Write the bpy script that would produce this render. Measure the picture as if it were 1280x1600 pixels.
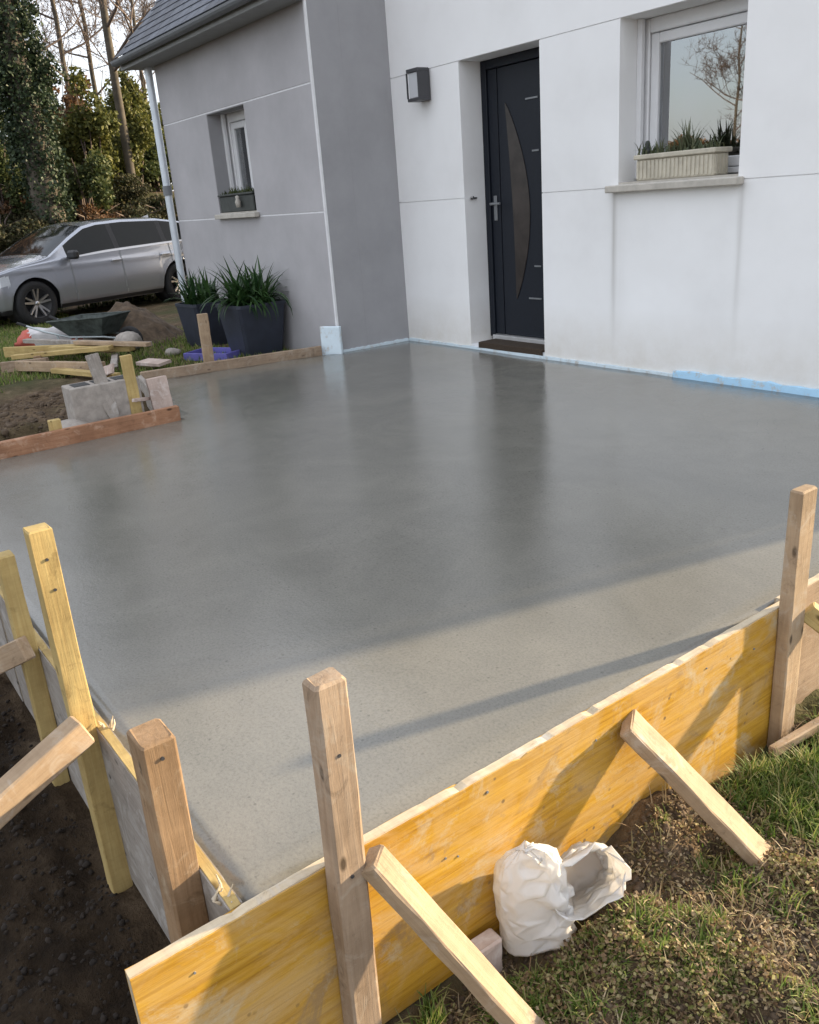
import bpy, math, random
import numpy as np
from mathutils import Vector, Matrix

# ------------------------------------------------------------------ reset
for o in list(bpy.data.objects):
    bpy.data.objects.remove(o)
scene = bpy.context.scene
COL = scene.collection
random.seed(7)
RNG = np.random.default_rng(11)

# ------------------------------------------------------------------ camera
YAW, PITCH, ROLL = 0.9598, 0.3549, -0.0785
CAM = Vector((6.447, -4.6683, 1.2479))
fwd = Vector((-math.sin(YAW)*math.cos(PITCH), math.cos(YAW)*math.cos(PITCH), -math.sin(PITCH)))
rgt0 = Vector((math.cos(YAW), math.sin(YAW), 0))
up0 = rgt0.cross(fwd)
rgt = math.cos(ROLL)*rgt0 + math.sin(ROLL)*up0
upv = -math.sin(ROLL)*rgt0 + math.cos(ROLL)*up0
cd = bpy.data.cameras.new('camera')
cam = bpy.data.objects.new('camera', cd)
COL.objects.link(cam)
cam.matrix_world = Matrix(((rgt.x, upv.x, -fwd.x, CAM.x), (rgt.y, upv.y, -fwd.y, CAM.y),
                           (rgt.z, upv.z, -fwd.z, CAM.z), (0, 0, 0, 1)))
cd.sensor_fit = 'HORIZONTAL'
cd.sensor_width = 36
cd.lens = 36*1328.2/1280
cd.clip_start = 0.05
cd.clip_end = 900
scene.camera = cam

# ------------------------------------------------------------------ world, sun, exposure
SUN_EL = math.radians(14.6)
SUN_TO = Vector((0.248, 0.969, 0)).normalized()          # horizontal direction towards the sun
w = bpy.data.worlds.new('World')
scene.world = w
w.use_nodes = True
wn, wl = w.node_tree.nodes, w.node_tree.links
bg = wn['Background']
sky = wn.new('ShaderNodeTexSky')
sky.sky_type = 'NISHITA'
sky.sun_disc = False
sky.sun_elevation = SUN_EL
sky.sun_rotation = math.atan2(SUN_TO.x, SUN_TO.y)
sky.air_density = 1.0
sky.dust_density = 2.0
sky.ozone_density = 1.0
# thin bright cloud veil over the whole sky
tc = wn.new('ShaderNodeTexCoord')
cn = wn.new('ShaderNodeTexNoise')
cn.inputs['Scale'].default_value = 2.6
cn.inputs['Detail'].default_value = 6
cn.inputs['Roughness'].default_value = 0.6
wl.new(tc.outputs['Generated'], cn.inputs['Vector'])
cr = wn.new('ShaderNodeValToRGB')
cr.color_ramp.elements[0].position = 0.30
cr.color_ramp.elements[0].color = (0.35, 0.35, 0.35, 1)
cr.color_ramp.elements[1].position = 0.62
cr.color_ramp.elements[1].color = (0.95, 0.95, 0.95, 1)
wl.new(cn.outputs['Fac'], cr.inputs['Fac'])
mixs = wn.new('ShaderNodeMixRGB')
mixs.inputs[2].default_value = (5.6, 5.75, 6.15, 1)
wl.new(cr.outputs['Color'], mixs.inputs[0])
wl.new(sky.outputs['Color'], mixs.inputs[1])
wl.new(mixs.outputs['Color'], bg.inputs['Color'])
bg.inputs['Strength'].default_value = 0.118

sd = bpy.data.lights.new('sun', 'SUN')
sd.energy = 5.0
sd.angle = math.radians(1.3)
sd.color = (1.0, 0.81, 0.55)
sun = bpy.data.objects.new('sun', sd)
COL.objects.link(sun)
to_sun = SUN_TO*math.cos(SUN_EL) + Vector((0, 0, math.sin(SUN_EL)))
sun.rotation_euler = to_sun.to_track_quat('Z', 'Y').to_euler()
sun.location = to_sun*60

scene.view_settings.view_transform = 'Standard'
scene.view_settings.look = 'None'
scene.view_settings.gamma = 1
scene.view_settings.use_curve_mapping = False
scene.view_settings.exposure = 1.26

# ------------------------------------------------------------------ helpers
def tag(o, label=None, cat=None, group=None, kind=None):
    if label: o['label'] = label
    if cat: o['category'] = cat
    if group: o['group'] = group
    if kind: o['kind'] = kind
    return o

def empty(name, loc=(0, 0, 0), rz=0, parent=None):
    o = bpy.data.objects.new(name, None)
    COL.objects.link(o)
    o.location = loc
    o.rotation_euler = (0, 0, rz)
    o.empty_display_size = 0.1
    if parent: o.parent = parent
    return o

def link(name, me, mat=None, parent=None):
    o = bpy.data.objects.new(name, me)
    COL.objects.link(o)
    if mat and not me.materials: me.materials.append(mat)
    if parent: o.parent = parent
    return o

class MB:
    """collects faces of one mesh"""
    def __init__(s): s.v = []; s.f = []; s.sm = []
    def face(s, pts, smooth=False):
        n = len(s.v); s.v += [tuple(p) for p in pts]; s.f.append(tuple(range(n, n+len(pts)))); s.sm.append(smooth)
    def add(s, verts, faces, smooth=False):
        n = len(s.v); s.v += [tuple(p) for p in verts]
        s.f += [tuple(i+n for i in f) for f in faces]; s.sm += [smooth]*len(faces)
        return s
    def box(s, a, b, ch=0.0):
        """axis aligned box, optionally chamfered"""
        c = [(a[i]+b[i])/2 for i in range(3)]; h = [abs(b[i]-a[i])/2 for i in range(3)]
        return s.obox(c, h, None, ch)
    def obox(s, c, h, M=None, ch=0.0):
        vs = []; fs = []
        if ch <= 0:
            for x in (-1, 1):
                for y in (-1, 1):
                    for z in (-1, 1): vs.append((x*h[0], y*h[1], z*h[2]))
            fs = [(0, 1, 3, 2), (4, 6, 7, 5), (0, 4, 5, 1), (2, 3, 7, 6), (0, 2, 6, 4), (1, 5, 7, 3)]
        else:
            idx = {}
            def vid(sg, ax):
                k = (sg, ax)
                if k not in idx:
                    idx[k] = len(vs); vs.append(tuple(sg[i]*(h[i]-(0 if i == ax else ch)) for i in range(3)))
                return idx[k]
            S = (-1, 1)
            for ax in range(3):
                o1, o2 = [(1, 2), (2, 0), (0, 1)][ax]
                for sg in S:
                    q = []
                    for p, r in ((-1, -1), (1, -1), (1, 1), (-1, 1)):
                        t = [0, 0, 0]; t[ax] = sg; t[o1] = p; t[o2] = r; q.append(vid(tuple(t), ax))
                    fs.append(tuple(q if sg > 0 else q[::-1]))
            for ax in range(3):                       # edges running along ax
                o1, o2 = [(1, 2), (2, 0), (0, 1)][ax]
                for p in S:
                    for r in S:
                        a = [0, 0, 0]; a[o1] = p; a[o2] = r
                        a0 = list(a); a0[ax] = -1; a1 = list(a); a1[ax] = 1
                        q = [vid(tuple(a0), o1), vid(tuple(a1), o1), vid(tuple(a1), o2), vid(tuple(a0), o2)]
                        fs.append(tuple(q if p*r < 0 else q[::-1]))
            for x in S:
                for y in S:
                    for z in S:
                        q = [vid((x, y, z), 0), vid((x, y, z), 1), vid((x, y, z), 2)]
                        fs.append(tuple(q if x*y*z > 0 else q[::-1]))
        if M is not None: vs = [tuple(M @ Vector(v)) for v in vs]
        return s.add([(v[0]+c[0], v[1]+c[1], v[2]+c[2]) for v in vs], fs)
    def tube(s, pts, rad, n=8, cap=True, smooth=True):
        pts = [Vector(p) for p in pts]
        if not isinstance(rad, (list, tuple)): rad = [rad]*len(pts)
        vs = []; fs = []; ref = None
        for i, p in enumerate(pts):
            d = (pts[min(i+1, len(pts)-1)]-pts[max(i-1, 0)])
            d = d.normalized() if d.length > 1e-9 else Vector((0, 0, 1))
            if ref is None: ref = d.orthogonal().normalized()
            a = (ref - d*ref.dot(d)); a = a.normalized() if a.length > 1e-6 else d.orthogonal().normalized()
            ref = a; b = d.cross(a)
            for k in range(n):
                t = 2*math.pi*k/n
                vs.append(p + (a*math.cos(t)+b*math.sin(t))*rad[i])
        for i in range(len(pts)-1):
            for k in range(n):
                fs.append((i*n+k, i*n+(k+1) % n, (i+1)*n+(k+1) % n, (i+1)*n+k))
        s.add(vs, fs, smooth)
        if cap:
            s.face(vs[:n][::-1]); s.face(vs[-n:])
        return s
    def lathe(s, prof, n=24, M=None, smooth=True, closed=False):
        vs = []; fs = []
        for r, z in prof:
            for k in range(n):
                t = 2*math.pi*k/n; vs.append((r*math.cos(t), r*math.sin(t), z))
        m = len(prof)
        for i in range(m-1 if not closed else m):
            j = (i+1) % m
            for k in range(n):
                fs.append((i*n+k, i*n+(k+1) % n, j*n+(k+1) % n, j*n+k))
        if M is not None: vs = [tuple(M @ Vector(v)) for v in vs]
        return s.add(vs, fs, smooth)
    def mesh(s, name):
        me = bpy.data.meshes.new(name)
        me.from_pydata(s.v, [], s.f)
        me.polygons.foreach_set('use_smooth', s.sm)
        me.update()
        return me
    def build(s, name, mat, parent=None):
        return link(name, s.mesh(name), mat, parent)

def np_mesh(name, verts, faces, mat, parent=None, smooth=False):
    """fast mesh from numpy arrays; faces: (n,k)"""
    verts = np.asarray(verts, np.float32); faces = np.asarray(faces, np.int32)
    me = bpy.data.meshes.new(name)
    nf, k = faces.shape
    me.vertices.add(len(verts)); me.vertices.foreach_set('co', verts.ravel())
    me.loops.add(nf*k); me.loops.foreach_set('vertex_index', faces.ravel())
    me.polygons.add(nf)
    me.polygons.foreach_set('loop_start', np.arange(0, nf*k, k, dtype=np.int32))
    me.polygons.foreach_set('loop_total', np.full(nf, k, np.int32))
    me.polygons.foreach_set('use_smooth', np.full(nf, smooth))
    me.update(); me.validate()
    return link(name, me, mat, parent)

def sstep(a, b, x):
    t = np.clip((x-a)/(b-a), 0, 1); return t*t*(3-2*t)

def vnoise(x, y, seed=0):
    """cheap smooth value noise on arrays"""
    xi = np.floor(x).astype(int); yi = np.floor(y).astype(int); fx = x-xi; fy = y-yi
    fx = fx*fx*(3-2*fx); fy = fy*fy*(3-2*fy)
    def h(a, b):
        n = (a*374761393 + b*668265263 + seed*982451653) & 0x7fffffff
        n = ((n ^ (n >> 13))*1274126177) & 0x7fffffff
        return ((n ^ (n >> 16)) & 0xffff)/65535.0
    return (h(xi, yi)*(1-fx)+h(xi+1, yi)*fx)*(1-fy)+(h(xi, yi+1)*(1-fx)+h(xi+1, yi+1)*fx)*fy

# ------------------------------------------------------------------ materials
def new_mat(name):
    m = bpy.data.materials.new(name); m.use_nodes = True
    nt = m.node_tree; b = nt.nodes['Principled BSDF']
    return m, nt, b

def N(nt, typ, **kw):
    n = nt.nodes.new(typ)
    for k, v in kw.items():
        if k in n.inputs: n.inputs[k].default_value = v
        else: setattr(n, k, v)
    return n

def ramp(nt, src, stops):
    r = nt.nodes.new('ShaderNodeValToRGB')
    e = r.color_ramp.elements
    while len(e) < len(stops): e.new(0.5)
    for i, (p, c) in enumerate(stops):
        e[i].position = p; e[i].color = (*c, 1) if len(c) == 3 else c
    nt.links.new(src, r.inputs['Fac'])
    return r

def noise(nt, scale, detail=4, rough=0.55, vec=None, dist=0.0):
    n = N(nt, 'ShaderNodeTexNoise', Scale=scale, Detail=detail, Roughness=rough, Distortion=dist)
    if vec is not None: nt.links.new(vec, n.inputs['Vector'])
    return n

def objvec(nt, scale=(1, 1, 1)):
    t = N(nt, 'ShaderNodeTexCoord'); m = N(nt, 'ShaderNodeMapping'); m.inputs['Scale'].default_value = scale
    nt.links.new(t.outputs['Object'], m.inputs['Vector'])
    return m.outputs['Vector']

def bump(nt, b, hsrc, strength=0.3, dist=0.01):
    n = N(nt, 'ShaderNodeBump', Strength=strength, Distance=dist)
    nt.links.new(hsrc, n.inputs['Height']); nt.links.new(n.outputs['Normal'], b.inputs['Normal'])
    return n

def simple(name, col, rough=0.6, metal=0.0, var=0.12, scale=12, bmp=0.0, spec=0.5, coat=0.0):
    m, nt, b = new_mat(name)
    v = objvec(nt)
    n = noise(nt, scale, 5, 0.6, v)
    lo = tuple(c*(1-var) for c in col); hi = tuple(min(1, c*(1+var)) for c in col)
    r = ramp(nt, n.outputs['Fac'], [(0.3, lo), (0.7, hi)])
    nt.links.new(r.outputs['Color'], b.inputs['Base Color'])
    b.inputs['Roughness'].default_value = rough; b.inputs['Metallic'].default_value = metal
    b.inputs['Specular IOR Level'].default_value = spec
    b.inputs['Coat Weight'].default_value = coat
    if bmp: bump(nt, b, n.outputs['Fac'], bmp, 0.01)
    return m

def wood(name, c1, c2, c3=None, rough=0.75, knots=True, stain=None, grain=1.0):
    """sawn timber, grain along local z"""
    m, nt, b = new_mat(name)
    oi = N(nt, 'ShaderNodeObjectInfo')
    t = N(nt, 'ShaderNodeTexCoord')
    add = N(nt, 'ShaderNodeVectorMath'); add.operation = 'ADD'
    sc = N(nt, 'ShaderNodeVectorMath'); sc.operation = 'SCALE'
    cmb = N(nt, 'ShaderNodeCombineXYZ')
    for i in range(3): nt.links.new(oi.outputs['Random'], cmb.inputs[i])
    nt.links.new(cmb.outputs[0], sc.inputs[0]); sc.inputs['Scale'].default_value = 17.0
    nt.links.new(t.outputs['Object'], add.inputs[0]); nt.links.new(sc.outputs[0], add.inputs[1])
    mp = N(nt, 'ShaderNodeMapping'); mp.inputs['Scale'].default_value = (60, 60, 3.0)
    nt.links.new(add.outputs[0], mp.inputs['Vector'])
    g = noise(nt, 1.0*grain, 8, 0.75, mp.outputs[0], 0.8)
    big = noise(nt, 5.0, 4, 0.6, add.outputs[0])
    r = ramp(nt, g.outputs['Fac'], [(0.25, c2), (0.62, c1)])
    r2 = ramp(nt, big.outputs['Fac'], [(0.35, (0.62, 0.6, 0.58)), (0.65, (1.0, 1.0, 1.0))])
    mx = N(nt, 'ShaderNodeMixRGB', blend_type='MULTIPLY'); mx.inputs[0].default_value = 0.8
    nt.links.new(r.outputs[0], mx.inputs[1]); nt.links.new(r2.outputs[0], mx.inputs[2])
    out = mx.outputs[0]
    if knots:
        mk = N(nt, 'ShaderNodeMapping'); mk.inputs['Scale'].default_value = (14, 14, 6)
        nt.links.new(add.outputs[0], mk.inputs['Vector'])
        vo = N(nt, 'ShaderNodeTexVoronoi', Scale=1.0); nt.links.new(mk.outputs[0], vo.inputs['Vector'])
        rk = ramp(nt, vo.outputs['Distance'], [(0.07, (1, 1, 1)), (0.14, (0, 0, 0))])
        m2 = N(nt, 'ShaderNodeMixRGB'); m2.inputs[2].default_value = (*[c*0.35 for c in c2], 1)
        nt.links.new(rk.outputs[0], m2.inputs[0]); nt.links.new(out, m2.inputs[1]); out = m2.outputs[0]
    sw = N(nt, 'ShaderNodeMapping'); sw.inputs['Scale'].default_value = (8, 8, 160); nt.links.new(add.outputs[0], sw.inputs['Vector'])
    sn_ = noise(nt, 1.0, 3, 0.6, sw.outputs[0])
    rsw = ramp(nt, sn_.outputs['Fac'], [(0.35, (0.82, 0.81, 0.80)), (0.6, (1, 1, 1))])
    msw = N(nt, 'ShaderNodeMixRGB', blend_type='MULTIPLY'); msw.inputs[0].default_value = 0.3
    nt.links.new(out, msw.inputs[1]); nt.links.new(rsw.outputs[0], msw.inputs[2]); out = msw.outputs[0]
    dn = noise(nt, 16.0, 7, 0.75, add.outputs[0], 0.8)
    rd = ramp(nt, dn.outputs['Fac'], [(0.56, (0, 0, 0)), (0.70, (0.6, 0.6, 0.6))])
    md = N(nt, 'ShaderNodeMixRGB'); md.inputs[2].default_value = (*[c*0.4 for c in c2], 1)
    nt.links.new(rd.outputs[0], md.inputs[0]); nt.links.new(out, md.inputs[1]); out = md.outputs[0]
    if c3:                                     # cement smears
        s3 = noise(nt, 9.0, 6, 0.7, add.outputs[0], 1.0)
        r3 = ramp(nt, s3.outputs['Fac'], [(0.53, (0, 0, 0)), (0.68, (0.8, 0.8, 0.8))])
        m3 = N(nt, 'ShaderNodeMixRGB'); m3.inputs[2].default_value = (*c3, 1)
        nt.links.new(r3.outputs[0], m3.inputs[0]); nt.links.new(out, m3.inputs[1]); out = m3.outputs[0]
    nt.links.new(out, b.inputs['Base Color'])
    b.inputs['Roughness'].default_value = rough; b.inputs['Specular IOR Level'].default_value = 0.3
    bump(nt, b, g.outputs['Fac'], 0.5, 0.004)
    return m

def leaf_mat(name, cols, rough=0.6, trans=0.25):
    m, nt, b = new_mat(name)
    gm = N(nt, 'ShaderNodeNewGeometry')
    k = len(cols)
    r = ramp(nt, gm.outputs['Random Per Island'], [((i+0.5)/k, c) for i, c in enumerate(cols)])
    nt.links.new(r.outputs[0], b.inputs['Base Color'])
    b.inputs['Roughness'].default_value = rough; b.inputs['Specular IOR Level'].default_value = 0.3
    tr = N(nt, 'ShaderNodeBsdfTranslucent'); nt.links.new(r.outputs[0], tr.inputs['Color'])
    mx = N(nt, 'ShaderNodeMixShader'); mx.inputs[0].default_value = trans
    nt.links.new(b.outputs[0], mx.inputs[1]); nt.links.new(tr.outputs[0], mx.inputs[2])
    nt.links.new(mx.outputs[0], nt.nodes['Material Output'].inputs['Surface'])
    return m

def mat_white_render():
    m, nt, b = new_mat('white_render')
    v = objvec(nt)
    big = noise(nt, 1.2, 5, 0.6, v)
    r = ramp(nt, big.outputs['Fac'], [(0.28, (0.775, 0.77, 0.765)), (0.5, (0.84, 0.838, 0.835)), (0.72, (0.88, 0.88, 0.88))])
    sp = N(nt, 'ShaderNodeSeparateXYZ'); nt.links.new(v, sp.inputs[0])
    def math_(op, a, bb=None, cc=None):
        n = N(nt, 'ShaderNodeMath', operation=op)
        for i, q in enumerate((a, bb, cc)):
            if q is None: continue
            if isinstance(q, (int, float)): n.inputs[i].default_value = q
            else: nt.links.new(q, n.inputs[i])
        return n.outputs[0]
    mpn = N(nt, 'ShaderNodeMapping'); mpn.inputs['Scale'].default_value = (22, 1, 1.4); nt.links.new(v, mpn.inputs['Vector'])
    st = noise(nt, 1.0, 4, 0.6, mpn.outputs[0])
    wob = math_('MULTIPLY', math_('SUBTRACT', st.outputs['Fac'], 0.5), 0.02)
    tot = None
    # run-off streaks below the two ends of the window sill
    for x0, wd, amt in ((2.425, 0.022, 0.40), (3.375, 0.022, 0.30), (2.45, 0.07, 0.16)):
        d = math_('DIVIDE', math_('ADD', math_('SUBTRACT', sp.outputs[0], x0), wob), wd)
        g = math_('POWER', 2.718, math_('MULTIPLY', math_('MULTIPLY', d, d), -1.0))
        below = math_('MULTIPLY', math_('LESS_THAN', sp.outputs[2], 1.18), math_('SMOOTHSTEP' if False else 'MINIMUM', math_('MULTIPLY', sp.outputs[2], 1.1), 1.0))
        below = math_('MAXIMUM', below, 0.0)
        t = math_('MULTIPLY', math_('MULTIPLY', g, below), math_('MULTIPLY', st.outputs['Fac'], amt*1.7))
        tot = t if tot is None else math_('ADD', tot, t)
    mx = N(nt, 'ShaderNodeMixRGB'); mx.inputs[2].default_value = (0.30, 0.28, 0.25, 1)
    nt.links.new(tot, mx.inputs[0]); nt.links.new(r.outputs[0], mx.inputs[1])
    # splash dirt at the foot of the wall
    sn = noise(nt, 7, 6, 0.7, v)
    foot = math_('MULTIPLY', math_('MAXIMUM', math_('SUBTRACT', 1.0, math_('DIVIDE', sp.outputs[2], 0.42)), 0.0), math_('MULTIPLY', sn.outputs['Fac'], 0.75))
    m2 = N(nt, 'ShaderNodeMixRGB'); m2.inputs[2].default_value = (0.50, 0.44, 0.34, 1)
    nt.links.new(foot, m2.inputs[0]); nt.links.new(mx.outputs[0], m2.inputs[1])
    nt.links.new(m2.outputs[0], b.inputs['Base Color'])
    b.inputs['Roughness'].default_value = 0.9; b.inputs['Specular IOR Level'].default_value = 0.2
    f = noise(nt, 260, 3, 0.6, v)
    bump(nt, b, f.outputs['Fac'], 0.25, 0.004)
    return m

def mat_grey_render(name, c):
    m, nt, b = new_mat(name)
    v = objvec(nt)
    big = noise(nt, 1.6, 6, 0.65, v)
    r = ramp(nt, big.outputs['Fac'], [(0.3, tuple(x*0.88 for x in c)), (0.7, tuple(x*1.08 for x in c))])
    nt.links.new(r.outputs[0], b.inputs['Base Color'])
    b.inputs['Roughness'].default_value = 0.88; b.inputs['Specular IOR Level'].default_value = 0.25
    f = noise(nt, 240, 3, 0.6, v); bump(nt, b, f.outputs['Fac'], 0.3, 0.004)
    return m

def mat_concrete():
    m, nt, b = new_mat('wet_concrete')
    v = objvec(nt)
    big = noise(nt, 0.8, 6, 0.62, v, 0.8)
    patch = noise(nt, 2.3, 6, 0.65, v, 1.2)
    mp = N(nt, 'ShaderNodeMapping'); mp.inputs['Scale'].default_value = (1.0, 5.0, 1); mp.inputs['Rotation'].default_value = (0, 0, 0.5)
    nt.links.new(v, mp.inputs['Vector'])
    tro = noise(nt, 2.2, 6, 0.68, mp.outputs[0], 1.4)
    wv = N(nt, 'ShaderNodeTexWave', wave_type='BANDS'); wv.inputs['Scale'].default_value = 1.1; wv.inputs['Distortion'].default_value = 9.0
    wv.inputs['Detail'].default_value = 3.0; wv.inputs['Detail Scale'].default_value = 0.7
    nt.links.new(v, wv.inputs['Vector'])
    fine = noise(nt, 120, 4, 0.75, v)
    mid = noise(nt, 34, 5, 0.7, v)
    r = ramp(nt, big.outputs['Fac'], [(0.3, (0.156, 0.151, 0.134)), (0.7, (0.198, 0.191, 0.167))])
    rp = ramp(nt, patch.outputs['Fac'], [(0.35, (0.91, 0.915, 0.91)), (0.65, (1.04, 1.035, 1.03))])
    rf = ramp(nt, fine.outputs['Fac'], [(0.30, (0.76, 0.75, 0.74)), (0.5, (1, 1, 1)), (0.72, (1.12, 1.12, 1.10))])
    mx = N(nt, 'ShaderNodeMixRGB', blend_type='MULTIPLY'); mx.inputs[0].default_value = 1
    nt.links.new(r.outputs[0], mx.inputs[1]); nt.links.new(rf.outputs[0], mx.inputs[2])
    mx2 = N(nt, 'ShaderNodeMixRGB', blend_type='MULTIPLY'); mx2.inputs[0].default_value = 1
    nt.links.new(mx.outputs[0], mx2.inputs[1]); nt.links.new(rp.outputs[0], mx2.inputs[2])
    # aggregate grains showing through the slurry
    ag = N(nt, 'ShaderNodeTexVoronoi', Scale=38.0); nt.links.new(v, ag.inputs['Vector'])
    ra = ramp(nt, ag.outputs['Distance'], [(0.10, (1, 1, 1)), (0.20, (0, 0, 0))])
    rm = ramp(nt, mid.outputs['Fac'], [(0.50, (0, 0, 0)), (0.58, (0.6, 0.6, 0.6))])
    am = N(nt, 'ShaderNodeMath', operation='MULTIPLY'); nt.links.new(ra.outputs[0], am.inputs[0]); nt.links.new(rm.outputs[0], am.inputs[1])
    mx3 = N(nt, 'ShaderNodeMixRGB'); mx3.inputs[2].default_value = (0.085, 0.080, 0.070, 1)
    nt.links.new(am.outputs[0], mx3.inputs[0]); nt.links.new(mx2.outputs[0], mx3.inputs[1])
    nt.links.new(mx3.outputs[0], b.inputs['Base Color'])
    rr = ramp(nt, patch.outputs['Fac'], [(0.32, (0.09,)*3), (0.68, (0.17,)*3)])
    nt.links.new(rr.outputs[0], b.inputs['Roughness'])
    b.inputs['Specular IOR Level'].default_value = 0.7
    def madd(src, k, prev=None):
        a = N(nt, 'ShaderNodeMath', operation='MULTIPLY_ADD'); nt.links.new(src, a.inputs[0]); a.inputs[1].default_value = k
        if prev is None: a.inputs[2].default_value = 0
        else: nt.links.new(prev, a.inputs[2])
        return a.outputs[0]
    h = madd(fine.outputs['Fac'], 0.6)
    h = madd(mid.outputs['Fac'], 1.0, h)
    h = madd(tro.outputs['Fac'], 0.9, h)
    h = madd(wv.outputs['Fac'], 0.28, h)
    h = madd(am.outputs[0], 0.5, h)
    bump(nt, b, h, 0.10, 0.006)
    return m

def mat_yellow_panel():
    """three-ply shuttering panel: worn yellow coating, grain telegraphing through, cement splashes"""
    m, nt, b = new_mat('yellow_panel')
    v = objvec(nt)
    mp = N(nt, 'ShaderNodeMapping'); mp.inputs['Scale'].default_value = (30, 30, 1.3); nt.links.new(v, mp.inputs['Vector'])
    g = noise(nt, 1.6, 8, 0.72, mp.outputs[0], 0.9)
    mq = N(nt, 'ShaderNodeMapping'); mq.inputs['Scale'].default_value = (150, 150, 4.0); nt.links.new(v, mq.inputs['Vector'])
    fg = noise(nt, 1.0, 4, 0.7, mq.outputs[0], 0.2)
    ms = N(nt, 'ShaderNodeMapping'); ms.inputs['Scale'].default_value = (6, 6, 2.2); ms.inputs['Rotation'].default_value = (0.35, 0, 0); nt.links.new(v, ms.inputs['Vector'])
    big = noise(nt, 1.0, 7, 0.66, ms.outputs[0], 1.0)
    r = ramp(nt, g.outputs['Fac'], [(0.30, (0.30, 0.145, 0.014)), (0.46, (0.46, 0.245, 0.026)), (0.58, (0.53, 0.30, 0.036)), (0.75, (0.60, 0.37, 0.07))])
    rb = ramp(nt, big.outputs['Fac'], [(0.44, (0, 0, 0)), (0.60, (0.8, 0.8, 0.8))])
    mx = N(nt, 'ShaderNodeMixRGB'); mx.inputs[2].default_value = (0.52, 0.34, 0.14, 1)
    nt.links.new(rb.outputs[0], mx.inputs[0]); nt.links.new(r.outputs[0], mx.inputs[1])
    rf = ramp(nt, fg.outputs['Fac'], [(0.32, (0.66, 0.62, 0.55)), (0.52, (1, 1, 1))])
    mf = N(nt, 'ShaderNodeMixRGB', blend_type='MULTIPLY'); mf.inputs[0].default_value = 0.5
    nt.links.new(mx.outputs[0], mf.inputs[1]); nt.links.new(rf.outputs[0], mf.inputs[2])
    out = mf.outputs[0]
    def over(mask, col, prev):
        mm = N(nt, 'ShaderNodeMixRGB'); mm.inputs[2].default_value = (*col, 1)
        nt.links.new(mask, mm.inputs[0]); nt.links.new(prev, mm.inputs[1]); return mm.outputs[0]
    n3 = noise(nt, 3.4, 7, 0.7, v, 1.5)                              # scuffed dark patches
    out = over(ramp(nt, n3.outputs['Fac'], [(0.56, (0, 0, 0)), (0.64, (0.7, 0.7, 0.7))]).outputs[0], (0.30, 0.20, 0.11), out)
    n4 = noise(nt, 5.5, 8, 0.75, v, 0.4)                             # dried cement smears
    out = over(ramp(nt, n4.outputs['Fac'], [(0.53, (0, 0, 0)), (0.68, (0.8, 0.8, 0.8))]).outputs[0], (0.50, 0.43, 0.31), out)
    sp = N(nt, 'ShaderNodeTexVoronoi', Scale=26.0); nt.links.new(v, sp.inputs['Vector'])   # splashes
    n5 = noise(nt, 4.0, 3, 0.6, v)
    ma = N(nt, 'ShaderNodeMath', operation='MULTIPLY')
    nt.links.new(ramp(nt, sp.outputs['Distance'], [(0.10, (1, 1, 1)), (0.17, (0, 0, 0))]).outputs[0], ma.inputs[0])
    nt.links.new(ramp(nt, n5.outputs['Fac'], [(0.5, (0, 0, 0)), (0.6, (1, 1, 1))]).outputs[0], ma.inputs[1])
    out = over(ma.outputs[0], (0.20, 0.13, 0.06), out)
    nt.links.new(out, b.inputs['Base Color'])
    b.inputs['Roughness'].default_value = 0.55; b.inputs['Specular IOR Level'].default_value = 0.3
    bump(nt, b, fg.outputs['Fac'], 0.5, 0.002)
    return m

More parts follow.
